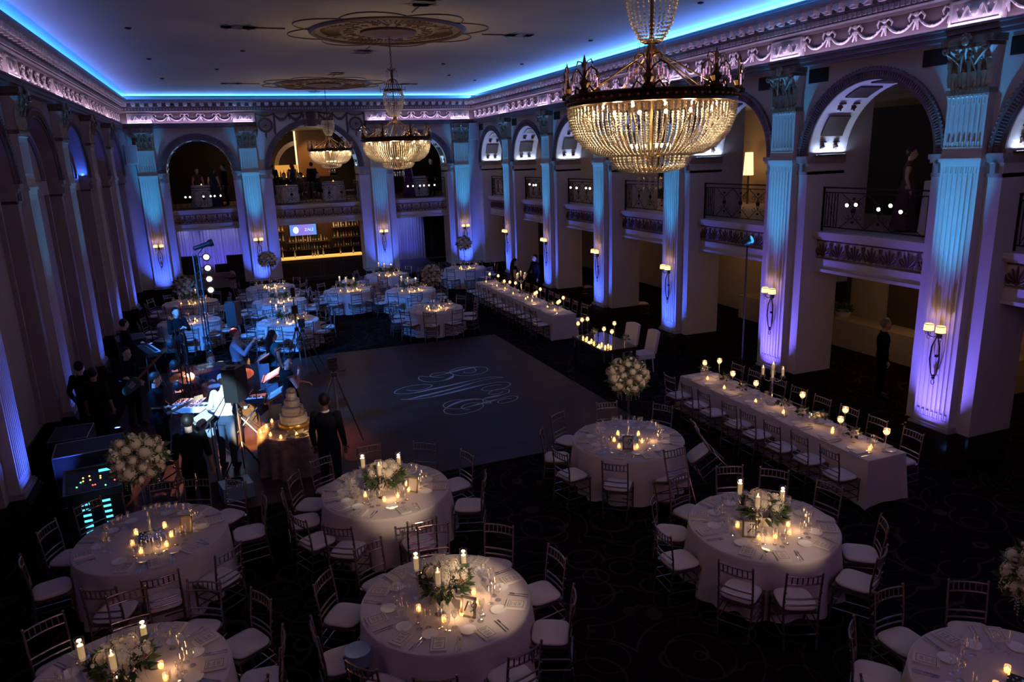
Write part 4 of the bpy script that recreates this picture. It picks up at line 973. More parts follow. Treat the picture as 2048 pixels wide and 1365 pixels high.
# ---------------------------------------------------------------- sweetheart table with mirror top
r=empty('sweetheart_table',(6.66,15.72,0),label='mirrored sweetheart table crowded with candles',cat='table')
MB().box(-.45,.45,-.85,.85,.745,.76).build('mirror_top',M['mirror'],r)
mb=MB(); mb.box(-.46,.46,-.86,.86,.66,.744); mb.box(-.475,.475,-.875,.875,.735,.75); mb.build('apron',M['bronze'],r)
for sx in (-1,1):
    for sy in (-1,1): mb=MB(); mb.prism([(sx*.40-.03,sy*.80-.03),(sx*.40+.03,sy*.80-.03),(sx*.40+.03,sy*.80+.03),(sx*.40-.03,sy*.80+.03)],0,.66); mb.box(sx*.4-.035,sx*.4+.035,sy*.8-.035,sy*.8+.035,.55,.66); mb.build('leg',M['mirror'],r)
Z=.761
for i,(key,dx,dy) in enumerate([('float',-.35,.75),('float_tall',-.22,.78),('float_tall',-.05,.8),('votive',-.36,.45),('votive',-.30,.35),('votive',-.38,.25),('votive',-.3,.1),('votive',-.36,-.15),('float',-.05,-.1),('float_tall',.3,.0),('float',-.02,-.45),('votive',-.25,-.35),('votive',-.38,-.45),('votive',-.18,-.55),('votive',-.3,-.62),('votive',-.2,-.72)]):
    PT[key].put((6.66+dx,15.72+dy,Z),0,label='%s on the mirrored table, %s'%('votive candle' if key=='votive' else 'stemmed floating candle',['far left corner','far left, second','far end middle','left edge, farther','left of the middle, farther','left edge, above centre','left of the middle','left edge, centre','centre','right of centre','near centre','near left, inner','near left edge','near end middle','near left corner, inner','near left corner'][i]),cat='candle',group='votive candles' if key=='votive' else 'floating candles')
PT['bud'].put((6.6,16.1,Z),0,label='small dark flower vase at the far end of the mirrored table',cat='flowers',group='small flower vases')
PT['bud'].put((6.95,15.15,Z),0,label='small flower vase at the near right of the mirrored table',cat='flowers',group='small flower vases')
for k in range(3): lamp('POINT',(6.5,15.2+.5*k,Z+.15),1.2,WARM,shadow_soft_size=.05)
# two upholstered host chairs
def host():
    r=empty('upholstered_chair'); mb=MB()
    n=9; vs=[];fs=[]
    mb.prism([(-.24,-.22),(.24,-.22),(.24,.24),(-.24,.24)],.36,.48); mb.build('seat',M['cushion'],r)
    mb=MB(); vs=[]
    for j in range(8):
        z=.48+.52*j/7; yb=.24+.10*j/7
        for i in range(9): x=-.24+.06*i; c=.05*(1-(x/.24)**2); top=.0 if j<7 else .03*(1-(x/.24)**2); vs.append((x,yb-.03+c*.6-.0,z+top))
    for j in range(8):
        z=.48+.52*j/7; yb=.24+.10*j/7
        for i in range(9): x=-.24+.06*i; c=.05*(1-(x/.24)**2); top=.0 if j<7 else .03*(1-(x/.24)**2); vs.append((x,yb+.04+c*.6,z+top))
    fs=[]
    for j in range(7):
        for i in range(8):
            a=j*9+i; fs.append((a,a+1,a+10,a+9)); a+=72; fs.append((a,a+9,a+10,a+1))
    for j in range(7): a=j*9; fs.append((a,a+9,a+81,a+72)); a+=8; fs.append((a,a+72,a+81,a+9))
    for i in range(8): a=63+i; fs.append((a,a+1,a+73,a+72)); a=i; fs.append((a,a+72,a+73,a+1))
    mb.add(vs,fs)
    for x in (-.12,0,.12):
        for z in (.62,.74,.86): mb.sph((x,.24+.1*(z-.48)/.52,z),.014,6,4)
    mb.build('backrest',M['cushion'],r,smooth=True)
    for sx in (-1,1):
        for sy in (-1,1): MB().tube([(sx*.20,sy*.19,.36),(sx*.21,sy*.22,0)],[.022,.014],6).build('leg',M['cushion'],r)
    return r
PH=Proto(host())
for x,y,rz,l in ((7.42,16.05,-1.35,'farther of two tufted white chairs behind the mirrored table'),(7.45,15.2,-1.6,'nearer tufted white chair behind the mirrored table')): PH.put((x,y,0),rz,label=l,cat='chair',group='tufted host chairs')
# ---------------------------------------------------------------- pilaster uplights and wall sconces
M['lens_blue']=emat('blue_led_lens',(.15,.35,1),12); M['glint_white']=emat('white_glint',(1,.86,.68),9)
M['shade']=emat('lit_silk_shade',(1,.58,.22),2.6); M['shade_rim']=M['bronze']
def par():
    r=empty('led_uplight'); MB().lathe([(0,.0),(.07,.0),(.075,.02),(.075,.13),(.065,.14),(.06,.12)],14,cap=False).build('housing',M['black'],r,smooth=True)
    MB().lathe([(0,.118),(.06,.119)],14,cap=False).build('lens',M['lens_blue'],r); return r
PPAR=Proto(par())
def sconce():
    r=empty('wall_sconce'); mb=MB()           # y<0 points into the hall, wall at y=0
    for s in (-1,1):
        mb.tube([(s*.01,-.05,-.86),(s*.05,-.06,-.78),(s*.085,-.07,-.55),(s*.07,-.07,-.32),(s*.02,-.06,-.18),(s*-.02,-.06,-.08)],[.008,.009,.012,.012,.010,.008],6)
        mb.tube([(s*.0,-.06,-.14),(s*.05,-.10,-.16),(s*.11,-.13,-.13),(s*.11,-.14,-.08)],.009,6)
        mb.tube([(s*.11+.03*math.cos(a),-.13,-.16+.03*math.sin(a)) for a in [k*.7 for k in range(9)]],.005,4)
    mb.tube([(.03*math.cos(k*PI/4),-.055,-.93+.045*math.sin(k*PI/4)) for k in range(8)],.006,5,closed=True)
    mb.lathe([(0,-.88),(.03,-.87),(.02,-.84),(.035,-.82),(0,-.80)],8,c=(0,-.055,0)); mb.sph((0,-.03,-.12),.05,8,6,(1,.5,1.3)); mb.box(-.02,.02,-.05,0,-.5,-.46); mb.box(-.03,.03,-.04,0,-.16,-.10)
    mb.lathe([(0,-.06),(.028,-.05),(.008,-.04),(.008,.0)],8,c=(0,-.10,.0))
    mb.build('scrolled_bracket',M['iron'],r,smooth=True)
    for s in (-1,1):
        c=(s*.11,-.14,0)
        b=MB().lathe([(0,-.08),(.04,-.07),(.045,-.06),(.015,-.05),(.012,-.02)],10,c=c,cap=False)
        for k in range(5): b.sph((c[0]+.035*math.cos(k*1.25),c[1]+.035*math.sin(k*1.25),-.10),.008,5,4,(1,1,1.8))
        b.build('candle_cup',M['bronze'],r)
        b=MB().lathe([(.078,-.05),(.070,.06)],18,c=c,cap=False); sh=b.build('lamp_shade',M['shade'],r,smooth=True)
        b=MB()
        for z,q in ((-.05,.079),(.06,.071)): b.lathe([(q,z-.006),(q+.002,z),(q,z+.006)],18,c=c,cap=False)
        b.build('shade_trim',M['shade_rim'],sh)
    return r
PSC=Proto(sconce())
WL=(1,.60,.30)
def pil_lights(side,c,lab,blue,bw,cyan,cw,sc=True,par_on=True):
    W=wm(side,c)
    def w3(u,d,z): return W@Vector((u,d,z))
    if sc:
        PSC.put(w3(0,-.15,2.37),RZ[side],label='two-shade iron wall sconce on '+lab,cat='wall sconce',group='two-shade wall sconces')
        for s in (-1,1): lamp('POINT',w3(s*.11,-.27,2.40),1.7,WL,shadow_soft_size=.02)
    if par_on:
        PPAR.put(w3(.0,-.85,0),0,label='small floor uplight shining on '+lab,cat='floor light',group='floor uplights')
        lamp('SPOT',w3(0,-.85,.15),bw*8,blue,aim=w3(0,-.12,2.1),spot_size=R(66),spot_blend=1,shadow_soft_size=.02)
        lamp('SPOT',w3(0,-1.15,.15),cw*8,cyan,aim=w3(0,-.13,5.3),spot_size=R(16),spot_blend=1,shadow_soft_size=.02)
B1=(.05,.12,1.0);B2=(.17,.13,1.0);CY=(.03,.42,1.0)
rl=['the first right pilaster from the far corner','the second right pilaster from the corner','the third right pilaster from the corner','the fourth right pilaster from the corner','the fifth right pilaster from the corner','the big nearest right pilaster','','']
for k in range(6): pil_lights('right',PY[k],rl[k],[B1,B1,B1,B1,B2,B2][k],85 if k<4 else 95,CY,[430,430,430,430,460,560][k])
bl=['the far left pilaster','the pilaster left of the bar','the pilaster right of the bar','the far right corner pilaster']
for k in range(4): pil_lights('back',PX[k],bl[k],B1,80,CY,420)
ll=['the first left pilaster from the far corner','the second left pilaster from the corner','the third left pilaster from the corner','the fourth left pilaster from the corner','the nearest left pilaster']
for k in range(5): pil_lights('left',PY[k],ll[k],B1,[60,50,28,16,60][k],CY,[120,110,110,140,40][k],sc=False)
# washes on the plinths from the same fixtures and the arch soffits from strips on the impost ledge
for c in BAYR[:7]:
    lamp('AREA',(XR+.5,c+1.34,SPR+.03),20,(.45,.62,1),aim=(XR+.5,c+.5,SPR+1.5),shape='RECTANGLE',size=.75,size_y=.05)
for c,half,rx,rz in BAYB:
    for s in (-1,1): lamp('AREA',(c+s*(rx-.06),YB+.5,SPR+.03),12,(.25,.6,.95),aim=(c+s*(rx-.6),YB+.5,SPR+1.5),shape='RECTANGLE',size=.05,size_y=.75)
lamp('AREA',(XL-.12,BAYR[2]+1.34,SPR+.05),7,(.03,.12,1),aim=(XL-.12,BAYR[2]+.7,SPR+1.5),shape='RECTANGLE',size=.05,size_y=.2)
for k,c in enumerate(BAYR[:7]):
    mb=MB(); mb.box(XR+.13,XR+.87,c+1.30,c+1.38,SPR,SPR+.025)
    tag(mb.build('led_strip_fixture',M['black']),'thin light bar on the impost of the %s right arch from the corner'%['first','second','third','fourth','fifth','sixth','seventh'][k],'light bar',group='impost light bars')
# ---------------------------------------------------------------- balcony railings
def railing(half):
    r=empty('balcony_railing'); mb=MB(); z0,z1=3.66,4.55; d=.46
    mb.box(-half,half,d-.025,d+.025,z1-.03,z1); mb.build('handrail',M['iron'],r); mb=MB()
    mb.box(-half,half,d-.01,d+.01,z0+.08,z0+.10); mb.box(-half,half,d-.01,d+.01,z1-.12,z1-.10)
    for s in (-1,1): mb.box(s*half-.02,s*half+.02,d-.02,d+.02,z0,z1)
    mb.build('rail_bars',M['iron'],r); mb=MB()
    n=7
    for s in (-1,1):
        for i in range(5):
            x=s*(half-.08-i*.075); mb.box(x-.006,x+.006,d-.006,d+.006,z0+.09,z1-.11)
        x=s*(half-.23); mb.tube([(x-.15,d,z0+.1),(x,d,z0+.42),(x-.15,d,z1-.12)],.006,4); mb.tube([(x+.15,d,z0+.1),(x,d,z0+.42),(x+.15,d,z1-.12)],.006,4)
    mb.build('balusters',M['iron'],r); mb=MB(); zc=(z0+z1)/2; w_=half-.48
    k=max(1,round(w_*2/.55)); ww=2*w_/k
    for i in range(k):
        cx=-w_+ww*(i+.5)
        for s in (-1,1):
            mb.tube([(cx-s*ww/2,d,z0+.1),(cx,d,zc-.12),(cx+s*.06,d,zc),(cx,d,zc+.12),(cx-s*ww/2,d,z1-.12)],.008,5)
            mb.tube([(cx+s*(.13+.07*(1-a/11)*math.cos(a*.65)),d,zc+.12+.07*(1-a/11)*math.sin(a*.65)) for a in range(10)],.006,4)
            mb.tube([(cx+s*(.13+.07*(1-a/11)*math.cos(a*.65)),d,zc-.12-.07*(1-a/11)*math.sin(a*.65)) for a in range(10)],.006,4)
        mb.sph((cx,d,zc),.05,8,6,(1,.4,1)); mb.sph((cx,d,z0+.22),.03,6,4); mb.sph((cx,d,z1-.22),.03,6,4)
    mb.build('scroll_panel',M['iron'],r); return r
PRL=Proto(railing(1.40)); NTH=['first','second','third','fourth','fifth','sixth','seventh','eighth']
for k,c in enumerate(BAYR[:7]): PRL.put((XR,c,0),RZ['right'],label='black wrought iron railing in the %s right arch from the corner'%NTH[k],cat='railing',group='balcony railings')
PRL=Proto(railing(1.22))
for c,l in ((BAYB[0][0],'left'),(BAYB[2][0],'right')): PRL.put((c,YB,0),0,label='black wrought iron railing in the arch %s of the bar'%l,cat='railing',group='balcony railings')
tag(railing(1.79),'long black wrought iron railing above the bar','railing').location=(1.88,YB,0)
def clip():  # stage-lamp reflections behind the railings, modelled as small glowing discs
    r=empty('railing_glint'); MB().lathe([(.0,-.06),(.03,-.055),(.035,.03),(.04,.05)],10,cap=False).build('glint_body',M['black'],r); MB().lathe([(0,.045),(.036,.046)],10,cap=False).build('lens',M['glint_white'],r)
    MB().box(-.006,.006,-.05,.05,-.04,-.02).build('glint_mount',M['black'],r); return r
PCL=Proto(clip())
def glint_at(x,y,z,aim,lab,s=1):
    o=PCL.put((x,y,z),0,label=lab,cat='spotlight',group='balcony spotlights'); o.rotation_euler=(Vector(aim)-Vector((x,y,z))).to_track_quat('Z','Y').to_euler(); return o  # grouped as spotlights, but these discs stand in for stage-lamp reflections
for i,(y,z) in enumerate([(11.08,4.21),(10.86,4.23),(10.32,4.17),(10.06,4.25),(9.83,4.15)]): glint_at(9.58,y,z,(-1,y-3,3),'%s small bright lamp reflection from the left behind the big right railing'%NTH[i])
for i,(y,z) in enumerate([(27.32,4.26),(26.92,4.24),(26.68,4.25)]): glint_at(9.58,y,z,(0,10,4),'%s small lamp reflection behind the second right railing from the corner'%NTH[i])
for i,(y,z) in enumerate([(23.56,4.23),(23.09,4.23),(22.37,4.24),(22.09,4.24)]): glint_at(9.58,y,z,(0,8,4),'%s small lamp reflection behind the third right railing from the corner'%NTH[i])
for i,x in enumerate([-3.32,-3.15,-2.64,-2.37,-2.22,-1.99]): glint_at(x,YB+.53,4.19,(x,0,4.5),'%s small lamp reflection from the left in the arch left of the bar'%NTH[i])
for i,x in enumerate([5.9,6.13,6.46,6.64,6.88,7.14]): glint_at(x,YB+.53,4.22,(x-4,0,4.5),'%s small lamp reflection from the left in the arch right of the bar'%NTH[i])
# white loudspeaker boxes in the corners, under the ceiling
def wbox(x,z,l,rz):
    r=empty('white_loudspeaker',(x,YB-.30,z),rz,label=l,cat='loudspeaker'); MB().box(-.22,.22,-.13,.10,-.36,.36).build('cabinet',M['white'],r)
    MB().box(-.19,.19,-.145,-.13,-.32,.32).build('grille',mat('pale_grille',(.35,.42,.45),.6),r); MB().tube([(0,.1,-.1),(0,.24,-.1)],.02,6).build('wall_bracket',M['black'],r)
wbox(-4.98,5.9,'white loudspeaker box high in the left far corner',.25); wbox(8.88,6.5,'white loudspeaker box high in the right far corner',-.3)
# par can on a stand before the second-nearest right pilaster
r=empty('stage_light_on_stand',(8.55,12.75,0),0,label='black par light on a tall thin stand glowing cyan before the right wall',cat='stage light')
mb=MB(); mb.tube([(0,0,.35),(0,0,3.3)],.018,6)
for k in range(3): a=2*PI*k/3; mb.tube([(.0,0,.55),(.38*math.cos(a),.38*math.sin(a),.02)],.012,5)
mb.build('stand',M['black'],r)
mb=MB(); mb.M=Matrix.Translation((0,0,3.42))@Matrix.Rotation(1.1,4,'X')@Matrix.Rotation(.4,4,'Y'); mb.lathe([(0,-.12),(.07,-.11),(.09,-.05),(.10,.13),(.08,.12)],14,cap=False); mb.build('lamp_housing',M['black'],r,smooth=True)
mb=MB(); mb.M=Matrix.Translation((0,0,3.42))@Matrix.Rotation(1.1,4,'X')@Matrix.Rotation(.4,4,'Y'); mb.lathe([(0,.10),(.082,.105)],14,cap=False); mb.build('lens',emat('cyan_lens',(.05,.35,.8),1.5),r)
# ---------------------------------------------------------------- chandeliers
M['bulb']=emat('chandelier_bulb',(1,.62,.28),30)
def chandelier(ns,nb,lights,power,br=.0125,name='crystal_chandelier'):
    r=empty(name)                               # origin at the rim, z=0 is the rim band centre
    mb=MB(); mb.lathe([(.74,-.05),(.765,-.045),(.755,-.02),(.77,0),(.755,.02),(.775,.045),(.75,.055),(.73,.04),(.73,-.04)],64,cap=False)
    for k in range(64): a=2*PI*k/64; mb.sph((.772*math.cos(a),.772*math.sin(a),0),.018,5,4)
    mb.build('rim_band',M['bronze'],r,smooth=True)
    mb=MB(); mb.lathe([(.36,-.46),(.375,-.455),(.36,-.44)],48,cap=False); mb.lathe([(.24,-.62),(.255,-.615),(.24,-.60)],36,cap=False)
    mb.tube([(0,0,-.58),(0,0,.42)],.02,8); mb.lathe([(0,.36),(.05,.38),(.06,.42),(.03,.47),(.02,.55)],12,cap=False)
    for k in range(8):
        a=2*PI*k/8; c,s=math.cos(a),math.sin(a); mb.tube([(.74*c,.74*s,.0),(.03*c,.03*s,.42)],.007,5); mb.tube([(.03*c,.03*s,-.50),(.36*c,.36*s,-.45),(.72*c,.72*s,-.06)],.008,5)
    mb.build('frame',M['brass'],r,smooth=True)
    # outer bowl: long strands gathered from the rim to the inner ring
    def strand(prof,nb,rad,name):
        m=MB()
        L=[0]; 
        for i in range(1,len(prof)): L.append(L[-1]+math.dist(prof[i],prof[i-1]))
        for j in range(nb):
            t=L[-1]*(j+.5)/nb; i=1
            while L[i]<t: i+=1
            f=(t-L[i-1])/(L[i]-L[i-1]); x=prof[i-1][0]+(prof[i][0]-prof[i-1][0])*f; z=prof[i-1][1]+(prof[i][1]-prof[i-1][1])*f
            q=rad*(1.0 if j>2 else 1.35); m.sph((x,0,z),q,6,4)
        return m.build(name,M['bead'],smooth='all',fix=False)
    def ringof(proto,n,off=0):
        for k in range(n):
            o=proto if k==0 else proto.copy()
            if k: COL.objects.link(o)
            o.parent=r; o.rotation_euler=(0,0,2*PI*(k+off)/n)
    ringof(strand([(.745,-.06),(.735,-.18),(.69,-.30),(.60,-.40),(.48,-.47),(.37,-.48)],nb,br,'bowl_strand'),ns)
    ringof(strand([(.37,-.47),(.355,-.53),(.32,-.59),(.25,-.62)],max(7,nb//3),br,'lower_bowl_strand'),ns//2)
    m=MB()
    for q in (.21,.16,.11,.06):
        for k in range(int(q*100*1.3)): a=2*PI*k/int(q*130); m.sph((q*math.cos(a),q*math.sin(a),-.625-.02*(1-q/.2)),br,5,4)
    m.build('base_beads',M['bead'],r,smooth='all',fix=False)
    m=MB()
    for k in range(12):
        a=2*PI*k/12; m.lathe([(0,-.80),(.012,-.77),(.010,-.70),(0,-.68)],6,c=(.11*math.cos(a),.11*math.sin(a),0)); 
    m.build('pendant_drops',M['crystal'],r)
    # eight candelabra sprays on the rim
    for k in range(8):
        a=2*PI*k/8+.2; b=MB(); c,s=math.cos(a),math.sin(a)
        P=lambda u,w_,z:((.76+u)*c-w_*s,(.76+u)*s+w_*c,z)
        b.lathe([(.05,.03),(.06,.06),(.03,.09),(.05,.13),(.02,.17),(.012,.26),(.02,.29),(.0,.36)],8,c=P(0,0,0),cap=False)
        for sg in (-1,1):
            b.tube([P(0,0,.15),P(.01,sg*.05,.22),P(.01,sg*.10,.25),P(.0,sg*.15,.22),P(0,sg*.17,.17)],.007,5)
            b.tube([P(0,0,.2),P(0,sg*.04,.30),P(0,sg*.09,.31),P(0,sg*.11,.27)],.006,5)
            b.tube([P(0,sg*.02,.05),P(.02,sg*.09,.10),P(0,sg*.13,.05)],.009,5)
        arm=b.build('rim_candelabrum',M['bronze'],r,smooth=True)
        b=MB()
        for (w_,z) in ((-.17,.16),(-.15,.20),(-.12,.22),(-.08,.22),(.08,.22),(.12,.22),(.15,.20),(.17,.16),(-.11,.27),(-.07,.29),(.07,.29),(.11,.27),(0,.33),(-.03,.3),(.03,.3)):
            b.lathe([(0,-.10),(.010,-.08),(.008,-.02),(0,0)],5,c=P(0,w_,z),cap=False); b.lathe([(0,-.08),(.008,-.065),(0,-.04)],5,c=P(.03,w_*.9,z),cap=False)
        b.build('crystal_drops',M['crystal'],arm)
    # crown basket above
    ringof(strand([(.19,1.02),(.225,.93),(.22,.80),(.18,.65),(.12,.53),(.08,.49)],16,.011,'crown_strand'),28)
    mb=MB(); mb.lathe([(.19,1.02),(.20,1.04),(.19,1.06)],24,cap=False); mb.lathe([(.07,.48),(.085,.49),(.07,.50)],16,cap=False); mb.tube([(0,0,.5),(0,0,1.2)],.016,8)
    for k in range(6):
        a=PI/3*k; c,s=math.cos(a),math.sin(a); mb.tube([(.02*c,.02*s,1.28),(.10*c,.10*s,1.24),(.15*c,.15*s,1.10),(.19*c,.19*s,1.04)],.008,5); mb.tube([(.2*c,.2*s,1.05),(.27*c,.27*s,1.06),(.28*c,.28*s,1.12)],.006,5)
        mb.tube([(.0,0,1.40),(.09*c,.09*s,1.50),(.12*c,.12*s,1.42)],.006,5)
    mb.lathe([(.02,1.2),(.04,1.24),(.02,1.3),(.03,1.38),(.015,1.46)],10,cap=False)
    mb.build('crown_frame',M['bronze'],r,smooth=True)
    mb=MB()
    for k in range(12):
        a=PI/6*k; c,s=math.cos(a),math.sin(a)
        for q,z in ((.28,1.10),(.12,1.42)): mb.lathe([(0,-.10),(.009,-.08),(0,0)],5,c=(q*c,q*s,z),cap=False)
        mb.lathe([(0,-.13),(.009,-.10),(0,0)],5,c=(.12*c,.12*s,.50),cap=False)
    mb.build('crown_drops',M['crystal'],r)
    mb=MB(); z=1.46; i=0
    while z<ZC-5.80-.09:
        t=(i%2)*PI/2; mb.tube([(.018*math.cos(a)*math.cos(t),.018*math.cos(a)*math.sin(t),z+.035+.035*math.sin(a)) for a in [k*PI/3 for k in range(6)]],.006,4,closed=True); z+=.055; i+=1
    mb.build('chain',M['bronze'],r)
    for k in range(16):
        a=2*PI*k/16; MB().sph((.66*math.cos(a),.66*math.sin(a),-.07),.022,8,6).build('light_bulb',M['bulb'],r,smooth='all')
    for k in range(6): a=2*PI*k/6+.3; MB().sph((.17*math.cos(a),.17*math.sin(a),-.40),.020,8,6).build('light_bulb',M['bulb'],r,smooth='all')
    return r
def clights(x,y,n,pw):
    for k in range(n): a=2*PI*(k+.5)/n; lamp('POINT',(x+.60*math.cos(a),y+.60*math.sin(a),5.80-.12),pw,(1,.68,.36),shadow_soft_size=.03)
    lamp('POINT',(x,y,5.80-.36),pw*1.2,(1,.68,.36),shadow_soft_size=.05)
A=chandelier(88,26,0,0); A.location=(1.88,5.96,5.80); tag(A,'large glowing crystal chandelier hanging nearest, cut off by the frame top','chandelier',group='crystal chandeliers'); clights(1.88,5.96,6,10)
kids_rec(A)
dup(A,(1.88,16.5,5.80),0,label='middle crystal chandelier hanging over the dance floor edge',cat='chandelier'); clights(1.88,16.5,5,11)
dup(A,(1.88,27.3,5.80),.3,label='farthest and smallest crystal chandelier before the bar arch',cat='chandelier'); clights(1.88,27.3,5,12)
# ---------------------------------------------------------------- bar
BARY=34.9
r=empty('bar_counter',(1.95,BARY,0),0,label='dark panelled wooden bar with a glowing yellow top',cat='bar counter')
mb=MB(); mb.box(-1.85,2.0,0,.6,0,1.05)
mb.build('counter_front',mat('bar_wood',(.045,.022,.010),.3,noise=(5,.3)),r)
mb=MB()
for k in range(4): x=-1.75+.95*k; mb.box(x,x+.85,-.03,0,.15,.20); mb.box(x,x+.85,-.03,0,.88,.93); mb.box(x,x+.05,-.03,0,.15,.93); mb.box(x+.8,x+.85,-.03,0,.15,.93)
mb.tube([(-1.85,-.14,.18),(2.0,-.14,.18)],.02,8); mb.build('panelling',mat('bar_wood_trim',(.07,.035,.015),.3),r)
MB().box(-1.9,2.05,-.08,.62,1.05,1.12).build('backlit_onyx_top',mat('lit_onyx',(.8,.5,.12),.4,emit=(1,.58,.12),es=.9),r)
lamp('AREA',(1.95,BARY+.25,2.7),14,(1,.66,.28),aim=(1.95,BARY+.2,1),shape='RECTANGLE',size=3.4,size_y=.2)
lamp('AREA',(2.0,BARY+2.9,2.75),26,(1,.62,.26),aim=(2.0,38.3,1.6),shape='RECTANGLE',size=3.8,size_y=.1)
tag(MB().box(-.3,4.9,38.5,39.2,0,3.0).build('back_bar_cabinet',mat('backbar_wood',(.05,.022,.010),.35,noise=(4,.3))),'dark wooden back bar cabinet holding bottles','cabinet')
SH=[(-.2,.75,2.10),(-.2,.75,1.62),(-.2,.75,1.15),(.85,2.95,1.50),(.85,2.95,1.12),(3.1,4.5,2.15),(3.1,4.5,1.62),(3.1,4.5,1.15)]
shn=['top left shelf','middle left shelf','lower left shelf','centre shelf under the screen','lower centre shelf','top right shelf','middle right shelf','lower right shelf']
def bottle(h,m,nm):
    r=empty('liquor_bottle'); MB().lathe([(0,0),(.035,0),(.036,.01),(.036,h*.55),(.03,h*.66),(.013,h*.75),(.013,h*.97),(.016,h)],10).build('bottle_body',m,r,smooth=True)
    MB().lathe([(.0365,h*.15),(.0365,h*.45)],10,cap=False).build('paper_label',M['card'],r); return r
PBT=[Proto(bottle(h,m,n)) for h,m,n in ((.30,mat('amber_bottle',(.5,.22,.05),.1,trans=.3),'amber'),(.33,mat('clear_bottle',(.75,.7,.6),.1,trans=.3),'clear'),(.28,mat('green_bottle',(.05,.12,.06),.1),'dark green'),(.31,mat('brown_bottle',(.12,.05,.02),.1),'brown'))]
bn=['amber','clear','dark green','brown']; rn=random.Random(11)
cnt=0
for i,(x0,x1,z) in enumerate(SH):
    tag(MB().box(x0,x1,38.2,38.51,z-.03,z).build('bar_shelf',mat('shelf_wood',(.10,.05,.02),.4) if i==0 else bpy.data.materials['shelf_wood']),'dark shelf of the back bar, '+shn[i],'shelf',group='back bar shelves')
    x=x0+.1; j=0
    while x<x1-.05:
        k=rn.randrange(4); PBT[k].put((x,38.32+rn.uniform(-.04,.06),z),0,label='%s bottle on the %s, number %s from the left'%(bn[k],shn[i],['one','two','three','four','five','six','seven','eight','nine','ten','eleven','twelve','thirteen','fourteen','fifteen','sixteen','seventeen','eighteen'][j]),cat='bottle',group='liquor bottles'); j+=1; x+=rn.uniform(.11,.17)
r=empty('television',(1.67,38.45,2.10),0,label='flat television glowing blue and violet over the bar shelves',cat='television')
MB().box(-.69,.69,-.03,.03,-.33,.33).build('bezel',M['black'],r)
m=bpy.data.materials.new('tv_picture'); m.use_nodes=True; nt=m.node_tree; nt.nodes.clear(); tc=nt.nodes.new('ShaderNodeTexCoord'); gr=nt.nodes.new('ShaderNodeSeparateXYZ'); nt.links.new(tc.outputs['Generated'],gr.inputs[0])
cr=nt.nodes.new('ShaderNodeValToRGB'); nt.links.new(gr.outputs[0],cr.inputs[0]); E_=cr.color_ramp.elements; E_[0].color=(.10,.25,.75,1); E_[1].color=(.10,.30,.75,1); e=E_.new(.55); e.color=(.28,.16,.65,1)
em=nt.nodes.new('ShaderNodeEmission'); em.inputs[1].default_value=1.2; nt.links.new(cr.outputs[0],em.inputs[0]); ou=nt.nodes.new('ShaderNodeOutputMaterial'); nt.links.new(em.outputs[0],ou.inputs[0])
sc=MB().box(-.65,.65,-.036,-.03,-.27,.27).build('screen',m,r)
W1=emat('tv_white_marks',(.7,.8,1),1.6)
mb=MB(); mb.add([(-.36+.14*math.cos(k*PI/8),-.040,.0+.17*math.sin(k*PI/8)) for k in range(16)],[tuple(range(16))]); mb.build('round_badge',W1,sc)
me=textmesh('2.N.2',.20,.2); me.materials.append(W1); o=bpy.data.objects.new('white_lettering',me); COL.objects.link(o); o.parent=sc; o.location=(.28,-.041,0); o.rotation_euler=(PI/2,0,0)
for i,(x,k) in enumerate([(.35,1),(.9,1),(1.7,0),(1.82,0),(1.95,1),(2.2,1),(3.0,0),(3.6,0)]):
    PBT[k].put((x,BARY+.3,1.121),0,label='%s bottle standing on the bar top, %s from the left'%(bn[k],NTH[i]),cat='bottle',group='bottles on the bar top')
# ---------------------------------------------------------------- drapes and lounge
def drape(x0,x1,y,z1,name,lab,m,n=26,amp=.07,seed=1):
    rn=random.Random(seed); mb=MB(); N=n*6; vs=[];fs=[]; ph=[rn.uniform(-.5,.5) for _ in range(n+2)]
    for j in range(9):
        z=.02+(z1-.02)*j/8
        for i in range(N+1):
            t=i/N; k=t*n; x=x0+(x1-x0)*t; a=amp*(1-.35*j/8); vs.append((x+.02*math.sin(k*2+j*.4),y+a*math.sin(2*PI*k+ph[int(k)]*1.5+.25*math.sin(j*.9)),z))
    for j in range(8):
        for i in range(N): a=j*(N+1)+i; fs.append((a,a+1,a+N+2,a+N+1))
    mb.add(vs,fs); o=mb.build(name,m,smooth='all',fix=False); tag(o,lab,'drape'); return o
M['drape']=mat('white_sheer_drape',(.62,.60,.66),.85)
drape(-4.9,-.75,38.2,3.0,'white_drape','pleated white drape lit violet behind the lounge sofa',M['drape'],30,seed=1)
drape(4.75,8.2,39.3,3.0,'white_drape','pleated white drape lit blue right of the bar',M['drape'],26,seed=2)
for x in (-4.1,-3.2,-2.3,-1.4): lamp('SPOT',(x,37.3,.15),75,(.14,.12,1),aim=(x,38.2,1.9),spot_size=R(95),spot_blend=1,shadow_soft_size=.05)
for x in (-3.8,-2.7,-1.8): lamp('SPOT',(x,37.6,2.9),20,(.5,.5,1),aim=(x,38.2,1.6),spot_size=R(90),spot_blend=1,shadow_soft_size=.05)
for x in (5.3,6.3,7.3): lamp('SPOT',(x,38.2,2.95),60,(.18,.26,1),aim=(x,39.3,1.4),spot_size=R(80),spot_blend=1,shadow_soft_size=.05); lamp('SPOT',(x,38.4,.15),22,(.06,.08,1),aim=(x,39.3,1.2),spot_size=R(90),spot_blend=1,shadow_soft_size=.05)
r=MB().box(4.9,8.1,34.5,39.6,0,.06).build('low_stage_floor',mat('blue_stage',(.10,.12,.22),.5)); tag(r,'low stage floor glowing blue before the right drape','stage')
r=empty('lounge_sofa',(-2.95,34.2,0),0,label='cream two-arm lounge sofa before the violet drape',cat='sofa')
